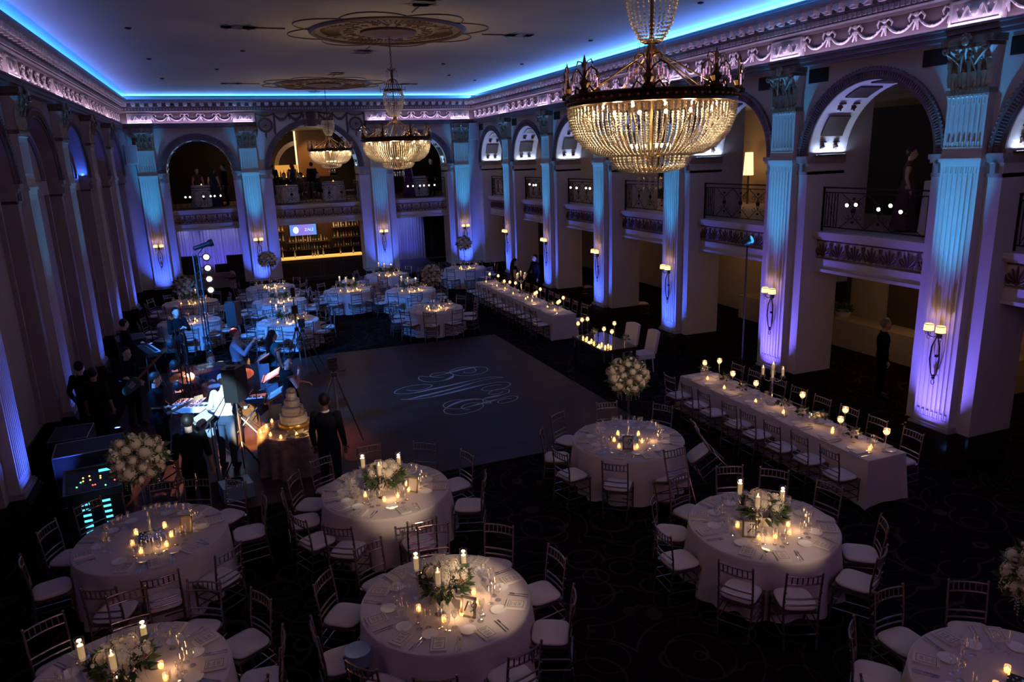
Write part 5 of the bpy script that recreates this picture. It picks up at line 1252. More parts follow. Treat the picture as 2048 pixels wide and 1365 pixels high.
up_=mat('cream_upholstery',(.42,.34,.33),.8)
MB().box(-.9,.9,-.05,.75,.16,.42).build('seat_base',up_,r); MB().box(-.9,.9,.6,.85,.3,.72).build('backrest',up_,r)
for s in (-1,1):
    mb=MB(); mb.box(s*1.0-.13,s*1.0+.13,-.1,.85,.1,.60); mb.M=Matrix.Translation((s*1.0,-.1,.62))@Matrix.Rotation(-PI/2,4,'X'); mb.lathe([(.15,0),(.15,.95)],14); mb.build('rolled_arm',up_,r)
    for y in (0,.7): MB().tube([(s*.95,y,.16),(s*.97,y,0)],[.03,.02],6).build('leg',M['dark'],r)
for k in range(2): MB().box(-.85+.86*k,-.02+.86*k,-.02,.6,.42,.52).build('seat_cushion',up_,r)
def booth(x,y,w_,l,h):
    r=empty('booth_seat',(x,y,0),0,label=l,cat='booth seat'); MB().box(-w_/2,w_/2,.45,.6,0,h).build('tall_backrest',M['black'],r); MB().box(-w_/2,w_/2,-.1,.46,.0,.48).build('seat',M['black'],r)
booth(-3.75,35.4,1.0,'black high-backed booth seat at the left of the drape',1.45); booth(-1.75,35.0,.7,'tall black booth back at the right of the drape',1.42); booth(-2.35,35.8,.6,'low black booth seat beside the tall one',.95)
# ---------------------------------------------------------------- balcony rooms
def cocktail(x,y,z,h,rad,l,seed):
    o=cloth_round(rad,seed,'cocktail_tablecloth',M['linen'],.05,h,11); o.location=(x,y,z); tag(o,l,'tablecloth',group='cocktail table cloths'); return o
cocktail(-2.75,34.2,3.66,.95,.38,'white cocktail table cloth in the arch left of the bar',21)
cocktail(.75,34.0,3.66,.80,.48,'white cocktail table cloth at the left above the bar',22); cocktail(2.75,33.8,3.66,.88,.48,'white cocktail table cloth at the right above the bar',23)
cocktail(6.9,34.4,3.66,.95,.38,'white cocktail table cloth in the arch right of the bar',24)
for y,l,s in ((26.1,'second',25),(21.9,'third',26),(13.8,'fifth',28),(9.6,'big nearest',29)): cocktail(10.75 if y>10 else 10.6,y,3.66,1.0,.52 if y<15 else .42,'white cocktail table cloth behind the %s right railing'%l,s)
for i,(x,y,z,l) in enumerate(((-2.7,34.1,4.61,'left of the bar arch'),(.75,33.9,4.46,'left table above the bar'),(2.75,33.7,4.54,'right table above the bar'),(10.6,9.9,4.64,'nearest right balcony'),(10.8,14.0,4.64,'fifth right balcony'))):
    PT['votive'].put((x,y,z+.001),0,label='small votive on the cocktail table, '+l,cat='candle',group='votive candles'); lamp('POINT',(x,y-.12,z+.12),.5,WARM,shadow_soft_size=.03)
tag(MB().box(13.4,13.5,YF,15.2,3.64,6.22).build('dark_curtain',M['curtain']),'dark brown curtain behind the near balcony','curtain')
tag(MB().box(13.4,13.5,20.2,24.5,3.64,6.2).build('dark_curtain',M['curtain']),'dark brown curtain behind the middle balcony','curtain')
lamp('POINT',(13.2,19.2,5.0),16,(1,.62,.28),shadow_soft_size=.1)
r=empty('floor_lamp',(13.7,19.2,3.64),0,label='glowing amber lamp column on the fifth right balcony',cat='lamp'); MB().tube([(0,0,0),(0,0,.9)],.04,8).build('pole',M['brass'],r); MB().lathe([(.16,.9),(.12,1.6)],16,cap=False).build('lamp_shade',M['shade'],r)
for y in (30.3,26.3,22.3): lamp('POINT',(12.8,y,5.9),16,(1,.66,.42),shadow_soft_size=.2)
# bar room above the bar
r=empty('backlit_liquor_display',(1.2,38.6,5.042),0,label='orange backlit bottle display behind the upstairs tables',cat='display'); MB().box(-.55,.55,0,.06,-.28,.28).build('lit_panel',emat('amber_panel',(1,.42,.08),.75),r)
mb=MB(); mb.box(-.6,.6,-.25,0,-.32,-.28)
for k in range(7): mb.lathe([(0,-.28),(.03,-.28),(.03,-.08),(.01,-.02),(.01,.05)],8,c=(-.48+.16*k,-.12,0))
mb.build('bottles_and_shelf',M['dark'],r)
tag(MB().box(1.85,3.35,39.0,39.1,4.2,6.95).build('amber_screen_panel',mat('amber_wood_panel',(.30,.15,.05),.5)),'amber wood panel wall lit behind the farthest chandelier','panel')
lamp('SPOT',(2.6,37.8,6.8),90,(1,.55,.2),aim=(2.6,39.1,5.2),spot_size=R(80),spot_blend=.8,shadow_soft_size=.05)
tag(MB().box(1.72,1.80,38.9,39.0,3.7,6.95).build('light_column',emat('warm_column',(1,.68,.38),1.6)),'thin glowing warm column beside the amber panel','light')
lamp('POINT',(.0,38.8,5.6),30,(1,.55,.22),shadow_soft_size=.1); lamp('POINT',(3.0,36.0,6.3),12,(1,.7,.4),shadow_soft_size=.1)
mb=MB()
for c,s in [(math.cos(PI*k/20),math.sin(PI*k/20)) for k in range(21)]: pass
A_=arc(1.15,1.2,20); vs=[];fs=[]
for a,b in A_: vs+=[(2.0+a,39.2,5.1+b),(2.0+a*1.18,39.1,5.1+b*1.18)]
for i in range(20): fs.append((2*i,2*i+1,2*i+3,2*i+2))
mb.add(vs,fs); st(mb.build(trimname(),M['plaster']),'pale arch seen far behind the upstairs bar room','arch trim')
for i,(x,y,z) in enumerate([(.0,38.1,4.721),(.2,38.1,4.721),(.4,38.1,4.721),(.95,38.0,4.721),(1.1,38.0,4.721),(1.45,38.0,4.721),(1.65,38.0,4.721),(1.9,38.0,4.721)]):
    r=PT['votive'].put((x,y,z),0,label='candle glowing on the upstairs bar, %s from the left'%NTH[i],cat='candle',group='candles on the upstairs bar')
tag(MB().box(-.2,3.6,37.9,38.7,3.64,4.72).build('upstairs_bar_counter',mat('upstairs_bar',(.05,.03,.02),.4)),'dark upstairs bar counter carrying candles','bar counter')
# ---------------------------------------------------------------- right aisle
lamp('POINT',(12.6,12.2,2.5),22,(1,.66,.32),shadow_soft_size=.2); lamp('POINT',(12.6,8.2,2.5),16,(1,.66,.32),shadow_soft_size=.2)
lamp('POINT',(12.4,19.5,2.5),18,(1,.6,.3),shadow_soft_size=.2); lamp('POINT',(12.4,27.5,2.4),12,(1,.6,.3),shadow_soft_size=.2)
def st2(o,l): return tag(o,l,kind='structure')
st2(MB().box(14.12,14.2,12.6,13.9,0,2.3).build('door_1',mat('brown_door',(.06,.035,.02),.4)),'dark brown door in the aisle wall')
r=empty('wall_mirror',(14.15,16.6,1.5),0,label='large dark wall mirror in the right aisle',cat='mirror'); MB().box(-.04,0,-1.3,1.3,-.55,.75).build('mirror_glass',M['mirror'],r); MB().box(-.02,.02,-1.4,1.4,-.63,.83).build('mirror_frame',M['dark'],r)
tag(MB().box(13.4,14.1,10.0,19.0,0,.75).build('aisle_ledge',M['tan']),'long tan ledge along the right aisle wall','ledge')
def planter(y,l):
    r=empty('potted_plant',(13.75,y,.75),y,label=l,cat='plant'); MB().lathe([(.0,0),(.16,0),(.20,.10),(.24,.16),(.22,.16),(.18,.1)],14,cap=False).build('bowl_planter',M['plaster'],r,smooth=True)
    mb=leaves_mb(.18,50,int(y),.8,.14,.0); mb.v=[(a,b,c+.15) for a,b,c in mb.v]; mb.build('foliage',M['leaf'],r,fix=False)
planter(15.9,'white bowl planter with leaves on the aisle ledge, left one'); planter(15.0,'white bowl planter with leaves on the aisle ledge, right one')
for i,(x,y,rz,l) in enumerate(((10.6,24.4,1.5,'chiavari chair alone in the dark right aisle, farther'),(10.7,20.6,1.4,'chiavari chair alone in the dark right aisle, nearer'),(10.7,21.4,1.7,'chiavari chair alone in the dark right aisle, middle one'))): PCH.put((x,y,0),rz,label=l,cat='chair',group='aisle chairs')
# ---------------------------------------------------------------- people
import numpy as np
SK=[mat('skin_light',(.55,.33,.25),.55),mat('skin_medium',(.38,.21,.14),.55),mat('skin_dark',(.13,.07,.045),.5)]
HAIR={'black':mat('black_hair',(.008,.006,.006),.5,spec=.2),'brown':mat('brown_hair',(.020,.012,.008),.5,spec=.2),'grey':mat('grey_hair',(.30,.27,.25),.5),'auburn':mat('auburn_hair',(.16,.05,.02),.4)}
FAB={}
def fab(name,col,rough=.85):
    if name not in FAB: FAB[name]=mat(name,col,rough,spec=.1 if rough>.4 else .5)
    return FAB[name]
BLK=fab('black_cloth',(.006,.006,.007)); NAVY=fab('navy_suiting',(.008,.009,.015)); SHOE=fab('black_leather',(.01,.01,.01),.3)
def person(lab,x,y,rz,z=0,H=1.75,pose={},skin=0,hair='black',long=False,top=BLK,bottom=BLK,short=False,dress=None,collar=False,glasses=False,cap=None,voxel=.012,sit=False,headyaw=0,headtilt=0,lean=0,group=None,bald=False,tops='shirt'):
    r=empty('person',(x,y,z),rz,label=lab,cat='person'); s=H/1.75
    if group: r['group']=group
    J={'pelvis':(0,0,.95),'waist':(0,0,1.08),'chest':(0,0,1.30),'neck':(0,.01,1.46),'head':(0,-.015,1.62)}
    for k,sg in (('L',-1),('R',1)):
        J.update({'sh'+k:(sg*.175,0,1.41),'el'+k:(sg*.235,.02,1.13),'wr'+k:(sg*.24,-.06,.89),'hip'+k:(sg*.09,0,.92),'kn'+k:(sg*.10,-.02,.50),'an'+k:(sg*.11,.03,.09),'toe'+k:(sg*.12,-.14,.035)})
    if sit:
        dz=-.47
        for k in ('pelvis','waist','chest','neck','head','shL','shR','elL','elR','wrL','wrR','hipL','hipR'): a=J[k]; J[k]=(a[0],a[1],a[2]+dz+.04)
        for k,sg in (('L',-1),('R',1)): J['kn'+k]=(sg*.12,-.44,.50); J['an'+k]=(sg*.13,-.42,.09); J['toe'+k]=(sg*.14,-.58,.035)
    if lean:
        P=Vector(J['pelvis']); Rm=Matrix.Rotation(lean,3,'X')
        for k in ('waist','chest','neck','head','shL','shR','elL','elR','wrL','wrR'): J[k]=tuple(P+Rm@(Vector(J[k])-P))
    J.update(pose); J={k:Vector(v)*s for k,v in J.items()}
    mb=MB()
    def cap_(a,b,ra,rb,n=10,fl=1):
        a=Vector(a);b=Vector(b); pts=[a+(b-a)*t/4 for t in range(5)]; mb.tube(pts,[(ra+(rb-ra)*t/4)*s for t in range(5)],n,flat=fl); mb.sph(tuple(a),ra*s,n,6); mb.sph(tuple(b),rb*s,n,6)
    segs=[]
    def seg(lbl,a,b,ra,rb): cap_(J[a],J[b],ra,rb); segs.append((lbl,J[a],J[b],(ra+rb)/2*s))
    # torso: stacked ellipses
    up_=(J['neck']-J['pelvis']).normalized(); side=(J['shR']-J['shL']).normalized(); fw=up_.cross(side).normalized()
    P0=J['pelvis']-up_*.10*s; L=(J['neck']-P0).length; prof=[(0,.10,.085),(.10,.165,.115),(.22,.165,.115),(.38,.140,.10),(.55,.155,.115),(.72,.180,.125),(.86,.175,.105),(.95,.10,.075),(1.0,.055,.055)]
    if dress: prof=[(t,a*.92,b*.95) for t,a,b in prof]
    vs=[];fs=[];n=16
    for t,a,b in prof:
        c=P0+up_*L*t
        for i in range(n): th=2*PI*i/n; vs.append(tuple(c+side*a*s*math.cos(th)+fw*b*s*math.sin(th)))
    for l in range(len(prof)-1):
        for i in range(n): fs.append((l*n+i,l*n+(i+1)%n,(l+1)*n+(i+1)%n,(l+1)*n+i))
    fs+=[tuple(range(n))[::-1],tuple((len(prof)-1)*n+i for i in range(n))]; mb.add(vs,fs)
    segs.append(('torso',J['waist'],J['chest']+up_*.07*s,.14*s)); segs.append(('hips',P0,J['pelvis'],.14*s))
    segs.append(('torso',J['shL'],J['shR'],.07*s))
    seg('neck','neck','head',.055,.055)
    for k in 'LR':
        seg('uparm','sh'+k,'el'+k,.058,.042); seg('forearm','el'+k,'wr'+k,.042,.028); seg('thigh','hip'+k,'kn'+k,.088,.060); seg('calf','kn'+k,'an'+k,.060,.042); 
        seg('foot','an'+k,'toe'+k,.045,.035)
        # hand
        w_=J['wr'+k]; d=(w_-J['el'+k]).normalized(); ref=Vector((0,0,1)) if abs(d.z)<.8 else Vector((0,-1,0)); sd=d.cross(ref).normalized(); nn=sd.cross(d); sg=-1 if k=='L' else 1
        pe=w_+d*.085*s; mb.tube([w_,w_+d*.045*s,pe],[.026*s,.038*s,.036*s],8,flat=.55); mb.sph(tuple(pe),.03*s,8,5)
        for i in range(4):
            o=(i-1.5)*.019*s; l=[.07,.08,.075,.06][i]*s; b0=pe+sd*o; mb.tube([b0-d*.01*s,b0+d*l*.45-nn*.008*s,b0+d*l*.8-nn*.03*s,b0+d*l*.85-nn*.05*s],[.0105*s,.010*s,.0095*s,.009*s],6)
        b0=w_+d*.03*s-sd*sg*.02*s; mb.tube([b0,b0-sd*sg*.035*s+d*.025*s,b0-sd*sg*.04*s+d*.055*s-nn*.015*s],[.014*s,.012*s,.010*s],6)
        segs.append(('hand',w_+d*.02*s,pe+d*.07*s,.04*s))
    # head with brow, nose, chin, ears
    hm=Matrix.Translation(J['head'])@Matrix.Rotation(headyaw,4,'Z')@Matrix.Rotation(headtilt,4,'X')@Matrix.Scale(s,4); mb.M=hm
    mb.sph((0,0,.03),.098,16,12,(.82,1.0,1.05)); mb.sph((0,-.03,-.045),.07,12,8,(.85,.95,.9)); mb.sph((0,-.068,-.085),.028,8,6,(1,.8,.8))
    mb.tube([(0,-.088,.03),(0,-.112,-.015),(0,-.108,-.025)],[.010,.017,.012],6); mb.sph((0,-.08,.045),.035,8,6,(1.5,.5,.4))
    for g in (-1,1): mb.sph((g*.082,.005,-.005),.024,8,6,(.45,.9,1.3)); mb.sph((g*.038,-.068,-.03),.026,8,6)
    mb.sph((0,-.095,-.055),.016,8,5,(1.5,.6,.5)); mb.M=Matrix()
    segs.append(('head',J['head']-up_*.05*s,J['head']+up_*.06*s,.09*s))
    o=mb.build('t',SK[skin]); md=o.modifiers.new('r','REMESH'); md.mode='VOXEL'; md.voxel_size=voxel*s; m2=o.modifiers.new('s','SMOOTH'); m2.iterations=2; m2.factor=.4
    dg=bpy.context.evaluated_depsgraph_get(); me=bpy.data.meshes.new_from_object(o.evaluated_get(dg)); bpy.data.objects.remove(o)
    me.name='body'; me.polygons.foreach_set('use_smooth',[True]*len(me.polygons)); me.materials.clear(); me.materials.append(SK[skin])
    b=bpy.data.objects.new('body',me); COL.objects.link(b); b.parent=r
    # garments grown from the body surface
    nv=len(me.vertices); V=np.empty(nv*3); me.vertices.foreach_get('co',V); V=V.reshape(-1,3); N=np.empty(nv*3); me.vertices.foreach_get('normal',N); N=N.reshape(-1,3)
    best=np.full(nv,9.); lab_=np.zeros(nv,int); names_=sorted({q[0] for q in segs})
    for l,a,bb,rr in segs:
        a=np.array(a);d=np.array(bb)-a; t=np.clip(((V-a)@d)/(d@d),0,1); D=np.linalg.norm(V-a-t[:,None]*d,axis=1)-rr; k=D<best; best[k]=D[k]; lab_[k]=names_.index(l)
    F=np.empty(len(me.polygons)*4,int); 
    try: me.loops.foreach_get('vertex_index',F)
    except Exception: return r
    F=F.reshape(-1,4); fl=lab_[F[:,0]]
    def garment(lbls,off,name,m,zmin=None,zmax=None):
        k=np.isin(fl,[names_.index(q) for q in lbls if q in names_]); FF=F[k]
        if zmin is not None: FF=FF[V[FF[:,0],2]>zmin*s]
        if zmax is not None: FF=FF[V[FF[:,0],2]<zmax*s]
        if not len(FF): return
        u,inv=np.unique(FF,return_inverse=True); co_=V[u]+N[u]*off; g=bpy.data.meshes.new(name); g.from_pydata(co_.tolist(),[],inv.reshape(-1,4).tolist()); g.materials.append(m); g.polygons.foreach_set('use_smooth',[True]*len(g.polygons))
        oo=bpy.data.objects.new(name,g); COL.objects.link(oo); oo.parent=r
    garment(['torso','uparm']+([] if short else ['forearm']) if not dress else ['torso'],.011*s,'dress_bodice' if dress else tops,dress or top,None,J['neck'].z/s+.03)
    if dress:
        pz=J['waist'].z
        if sit: garment(['hips','thigh'],.03*s,'dress_skirt',dress)
        else:
            q=MB(); q.lathe([(.135*s,pz+.02),(.15*s,pz-.08),(.20*s,pz-.30*s),(.25*s,pz-.7*s),(.32*s,.03)],20,cap=False,c=(J['waist'].x,J['waist'].y,0)); q.build('dress_skirt',dress,r,smooth='all')
    else: garment(['hips','thigh','calf'],.009*s,'trousers',bottom)
    garment(['foot'],.007*s,'shoes',SHOE)
    hc=HAIR[hair]
    if not bald:
        q=MB(); q.M=hm; q.sph((0,.014,.045),.108,16,12,(.86,.99,1.0)); rn_=random.Random(len(lab))
        q.v=[v for v in q.v]; hm3=hm.inverted(); keep=[]
        for f in q.f:
            c=sum((hm3@Vector(q.v[i]) for i in f),Vector())/len(f)
            if c.z>.065+ -.9*(c.y+.02) *(-1 if False else 1) or c.y>.03 and c.z>-.05: keep.append(f)
        q.f=keep; q.m=[0]*len(keep)
        if long:
            q.M=Matrix(); h=J['head']; bk=-fw if fw.y<0 else fw; bk=Vector((0,1,0))
            q.tube([h+Vector((0,.045,.06))*s,h+Vector((0,.085,-.05))*s,h+Vector((0,.10,-.22))*s,h+Vector((0,.12,-.42))*s,h+Vector((0,.12,-.55))*s],[.085*s,.10*s,.11*s,.09*s,.03*s],12,flat=.6)
        q.build('hair',hc,r,smooth='all',fix=False)
    if cap is not None:
        q=MB(); q.M=hm; q.lathe([(.098,.02),(.102,.06),(.085,.115),(.04,.14),(0,.145)],16,c=(0,.01,.02),cap=False); q.prism([(-.07,-.07),(.07,-.07),(.055,-.16),(-.055,-.16)],.045,.055); q.build('cap',cap,r,smooth=True)
    if glasses:
        q=MB(); q.M=hm
        for g in (-1,1): q.tube([(g*.036+.026*math.cos(a*PI/5),-.112,.012+.018*math.sin(a*PI/5)) for a in range(10)],.004,4,closed=True); q.tube([(g*.062,-.108,.015),(g*.086,.0,.01)],.003,4)
        q.build('glasses',BLK,r)
    if collar:
        q=MB(); n_=J['neck']; q.lathe([(.062*s,-.01),(.070*s,.03),(.064*s,.045)],14,c=tuple(n_-Vector((0,0,.01))),cap=False); q.build('white_collar',fab('white_shirting',(.6,.6,.62)),r,smooth='all')
    q=MB(); q.M=hm
    for g in (-1,1): q.sph((g*.034,-.092,.008),.010,8,6)
    q.build('eyes',fab('eye_dark',(.03,.025,.02),.2),r)
    return r
WHT=fab('white_shirt_cloth',(.62,.62,.64)); LBL=fab('light_blue_shirt',(.30,.40,.52)); TEAL=fab('teal_dress',(.02,.10,.12)); RED=fab('wine_red_cloth',(.14,.015,.02)); PUR=fab('purple_cloth',(.10,.03,.10)); JEAN=fab('dark_jeans',(.03,.05,.09)); BLU=fab('navy_dress',(.03,.03,.07)); PNK=fab('rose_cloth',(.10,.05,.055))
PLAY={'elL':(-.26,-.06,1.12),'wrL':(-.16,-.26,1.12),'elR':(.26,.0,1.12),'wrR':(.14,-.24,1.02)}
GTR={'elL':(-.30,-.08,1.15),'wrL':(-.40,-.30,1.22),'elR':(.28,.06,1.14),'wrR':(.08,-.20,1.02)}
# rz: 0 faces the camera side (-y); +90 deg faces +x
person('keyboard player in black seen from the side by the left wall',-4.55,19.9,1.9,pose=PLAY,headyaw=.2,hair='brown')
person('figure in black standing with back to the camera by the left wall',-4.9,15.9,2.7,H=1.72,pose={'elR':(.27,.05,1.12)})
person('figure in a short-sleeved black top, right one of the dark pair',-4.6,15.4,2.9,H=1.68,skin=1,short=True,long=False)
person('bearded bass player in black at the left wall',-4.15,16.6,.9,pose=GTR,hair='black',skin=0)
person('guitarist in a black shirt facing right with a dark guitar',-3.42,14.15,1.25,pose=GTR,hair='brown',headyaw=.35,headtilt=.25)
person('tall man in a black jacket clapping behind the truss',-3.4,20.6,.5,H=1.8,pose={'elL':(-.25,-.10,1.15),'wrL':(-.06,-.28,1.24),'elR':(.25,-.08,1.15),'wrR':(.05,-.28,1.26)},hair='black',skin=0,tops='jacket')
person('long-haired drummer seated behind the drum kit',-2.55,16.9,.3,pose={'elL':(-.30,-.12,.78),'wrL':(-.18,-.38,.84),'elR':(.30,-.12,.78),'wrR':(.2,-.40,.80)},hair='auburn',long=True,sit=True,top=BLU,skin=0)
person('man with glasses in a light blue shirt and dark vest holding a trumpet',-2.0,17.3,1.35,pose={'elL':(-.24,-.22,1.20),'wrL':(-.08,-.36,1.40),'elR':(.25,-.20,1.22),'wrR':(.06,-.42,1.42)},hair='auburn',glasses=True,top=LBL,headyaw=.15)
person('keyboard player in a bright white shirt and cap seen from behind',-2.32,13.35,2.75,H=1.75,lean=.30,top=WHT,bottom=JEAN,cap=fab('pale_cap',(.5,.52,.55)),pose={'elL':(-.32,-.22,1.10),'wrL':(-.24,-.48,1.02),'elR':(.32,-.22,1.10),'wrR':(.24,-.48,1.02)},hair='brown')
person('singer with very long dark hair in a teal dress',-1.2,17.0,2.0,H=1.68,hair='black',long=True,dress=TEAL,skin=1)
person('singer with pinned dark hair in a long black dress holding a microphone',-1.08,14.45,1.75,H=1.68,dress=BLK,hair='black',skin=0,headyaw=-2.9+PI*.6,pose={'elL':(-.24,-.10,1.14),'wrL':(-.08,-.20,1.40),'elR':(.24,-.12,1.15),'wrR':(.1,-.36,1.10)})
person('man in a black polo shirt seen from behind near the mixing desk',-2.75,11.35,3.05,H=1.76,short=True,skin=1,hair='black')
person('man in a dark suit seen from behind beside the wedding cake',-.74,11.3,2.75,H=1.80,top=NAVY,bottom=NAVY,collar=True,skin=2,tops='suit_jacket',hair='black')
person('older white-haired man in dark clothes walking in the right aisle',10.9,11.1,.9,H=1.76,hair='grey',skin=0)
person('woman with curly black hair standing at the far right pilasters',7.85,24.8,1.2,H=1.70,hair='black',long=True,dress=BLK,skin=1)
person('man in black facing the curly-haired woman',8.75,25.0,-1.4,H=1.76,hair='black',skin=0,pose={'elL':(-.25,-.1,1.13),'wrL':(-.12,-.3,1.05)})
# balcony guests
ZB=3.66
def guest(lab,x,y,rz,**k): return person(lab,x,y,rz,z=ZB,voxel=.017,**k)
guest('man in a dark suit at the railing of the first right arch',9.85,30.1,1.9,collar=True,top=NAVY,tops='suit_jacket')
guest('woman in a wine red top in the second right arch',10.3,26.6,1.2,dress=RED,hair='black',H=1.66)
guest('dark-haired woman in a grey top in the third right arch',10.6,22.9,1.0,top=PNK,long=True,H=1.66)
guest('man in black in the third right arch',10.9,21.8,-.9)
guest('woman bending towards her partner in the fifth right arch',10.5,14.0,.3,hair='black',dress=PNK,H=1.62,lean=.15)
guest('man in a black suit with his back to the fifth right railing',10.05,13.3,2.6,H=1.78,top=NAVY,tops='suit_jacket')
guest('woman in a rose dress seated in the nearest right arch',10.75,10.75,.6,H=1.6,dress=PNK,hair='brown')
guest('man in a black tuxedo with bow tie in the nearest right arch',11.35,10.15,-.5,H=1.72,collar=True,tops='suit_jacket')
guest('bare-shouldered blonde woman in the arch left of the bar',-2.85,35.0,.4,dress=PNK,hair='brown',H=1.66)
guest('long-haired woman in a dark dress in the arch left of the bar',-2.2,34.2,2.7,dress=BLU,hair='brown',long=True,H=1.66)
guest('man in a dark jacket and white collar in the arch left of the bar',-1.75,34.6,-1.6,collar=True,top=NAVY,H=1.8,tops='suit_jacket')
guest('woman in a blue top seated left above the bar',.15,34.1,1.3,sit=True,top=BLU,hair='brown')
guest('man in a suit and tie seated behind the left table above the bar',.75,34.8,.1,sit=True,collar=True,tops='suit_jacket')
guest('woman in a pale wrap seated right of the left table above the bar',1.4,34.1,-1.3,sit=True,top=PNK,hair='black')
guest('man in shirt sleeves seated left of the right table above the bar',2.1,34.0,1.2,sit=True,top=NAVY)
guest('man in black standing at the upstairs bar',.4,36.9,2.8)
guest('second man in black standing at the upstairs bar, right',2.2,36.8,2.6,collar=True)
guest('woman standing at the upstairs bar in the middle',1.3,36.9,-2.5,dress=BLU,hair='auburn',long=True)
guest('woman in a purple dress in the arch right of the bar',6.3,34.3,.3,dress=PUR,hair='brown')
guest('man in black in the arch right of the bar',7.3,33.8,-.8,collar=True)
for i,(x,y,rz,l) in enumerate(((.15,34.15,1.3,'of the woman in blue'),(.75,34.85,.1,'of the man in a tie'),(1.4,34.15,-1.3,'of the woman in the wrap'),(2.1,34.05,1.2,'of the man in shirt sleeves'),(3.5,34.0,-1.5,'standing empty at the right'))):
    o=PCH.put((x,y,ZB),rz,label='chiavari chair upstairs, %s'%l,cat='chair',group='balcony chairs')
# ---------------------------------------------------------------- band equipment
M['metal']=mat('brushed_metal',(.22,.23,.25),.35,1); M['panel']=mat('bandstand_paint',(.16,.22,.30),.5); M['paper']=mat('sheet_music',(.62,.56,.46),.8)
def T(x,y,z=0,rz=0): return Matrix.Translation((x,y,z))@Matrix.Rotation(rz,4,'Z')
# loudspeakers on poles
def pa(x,y,z,rz,l):
    r=empty('loudspeaker',(x,y,0),rz,label=l,cat='loudspeaker')
    mb=MB(); mb.prism([(-.17,-.16),(.17,-.16),(.12,.16),(-.12,.16)],z,z+.58); mb.build('cabinet',M['black'],r)
    mb=MB(); mb.box(-.155,.155,-.17,-.16,z+.03,z+.55); mb.build('front_grille',M['dark'],r); MB().box(-.06,.06,.0,.08,z+.58,z+.595).build('top_handle',M['dark'],r)
    mb=MB(); mb.tube([(0,0,.25),(0,0,z)],.02,8); mb.build('pole',M['metal'],r)
    for k in range(3): a=2*PI*k/3; MB().tube([(0,0,.75),(.42*math.cos(a),.42*math.sin(a),.02)],.014,6).build('tripod_leg',M['metal'],r)
pa(-2.06,12.6,1.50,2.7,'large black loudspeaker on a pole beside the white-shirted player'); pa(-2.0,19.0,1.5,2.9,'black loudspeaker on a tripod among the far left chairs')
# lighting tree
r=empty('lighting_tree',(-2.66,19.2,0),0,label='tall metal lighting tree carrying four bright lamps in a column',cat='lighting tree')
mb=MB()
for dx,dy in ((-.06,0),(.06,0),(0,.10)): mb.tube([(dx,dy,.1),(dx,dy,3.3)],.018,6)
for k in range(16):
    z=.2+.2*k; mb.tube([(-.06,0,z),(.06,0,z+.1)],.007,4); mb.tube([(.06,0,z),(0,.1,z+.1)],.007,4)
mb.build('truss',M['metal'],r); MB().box(-.3,.3,-.25,.3,0,.1).build('base_plate',M['black'],r)
for k in range(4):
    z=2.42+.27*k; h=MB(); h.M=Matrix.Translation((.24,-.05,z))@Matrix.Rotation(PI/2,4,'X'); h.lathe([(0,-.10),(.07,-.08),(.09,.02),(.10,.10)],14,cap=False); h.M=Matrix(); h.tube([(.06,0,z),(.24,.02,z)],.012,5); hh=h.build('lamp_housing',M['black'],r)
    h=MB(); h.M=Matrix.Translation((.24,-.05,z))@Matrix.Rotation(PI/2,4,'X'); h.lathe([(0,.085),(.065,.09)],14,cap=False); h.build('lens',emat('tree_lens',(1,.72,.45),7) if k==0 else bpy.data.materials['tree_lens'],hh)
h=MB(); h.M=Matrix.Translation((.2,0,3.5))@Matrix.Rotation(1.3,4,'Y'); h.lathe([(0,-.25),(.05,-.22),(.06,.1),(.09,.16),(.09,.24)],12,cap=False); h.M=Matrix(); h.tube([(.06,0,3.3),(.2,0,3.45)],.012,5); h.build('top_spotlight',M['black'],r)
r=empty('lighting_tower',(-2.95,14.95,0),0,label='dark foreground lighting tower with black moving heads between the musicians',cat='lighting tower')
mb=MB()
for dx,dy in ((-.07,0),(.07,0),(0,.12)): mb.tube([(dx,dy,.05),(dx,dy,2.35)],.016,6)
for k in range(11):
    z=.2+.2*k; mb.tube([(-.07,0,z),(.07,0,z+.1)],.007,4); mb.tube([(.07,0,z),(0,.12,z+.1)],.007,4)
mb.build('truss',mat('dark_red_truss',(.05,.018,.012),.35,.5),r); MB().box(-.28,.28,-.25,.28,0,.05).build('base_plate',M['black'],r)
for k in range(3):
    z=1.1+.42*k; h=MB(); h.box(-.26,-.08,-.09,.09,z-.02,z+.02); h.tube([(-.24,-.09,z),(-.24,-.09,z+.2)],.015,5); h.tube([(-.1,-.09,z),(-.1,-.09,z+.2)],.015,5); h.sph((-.17,-.09,z+.16),.09,10,8,(.9,1,1.2)); h.build('moving_head',M['black'],r)
# the stage wash comes from unseen spots further down
def boxstand(x,y,rz,l,paper=True):
    r=empty('bandstand',(x,y,0),rz,label=l,cat='music stand'); mb=MB(); mb.box(-.28,.28,-.02,.02,0,1.08); mb.box(-.28,-.25,-.02,.22,0,1.0); mb.box(.25,.28,-.02,.22,0,1.0); mb.box(-.02,.02,-.024,-.02,.05,1.0); mb.build('front_panel',M['panel'],r)
    D=MB(); D.M=Matrix.Translation((0,.10,1.10))@Matrix.Rotation(R(28),4,'X'); D.box(-.28,.28,-.18,.18,0,.02); D.box(-.28,.28,-.2,-.18,0,.05); D.build('sloping_desk',M['black'],r)
    if paper:
        for s in (-1,1): D=MB(); D.M=Matrix.Translation((0,.10,1.10))@Matrix.Rotation(R(28),4,'X')@Matrix.Rotation(s*.12,4,'Z'); D.box(s*.12-.11,s*.12+.11,-.15,.15,.022,.03); D.build('sheet_music',M['paper'],r)
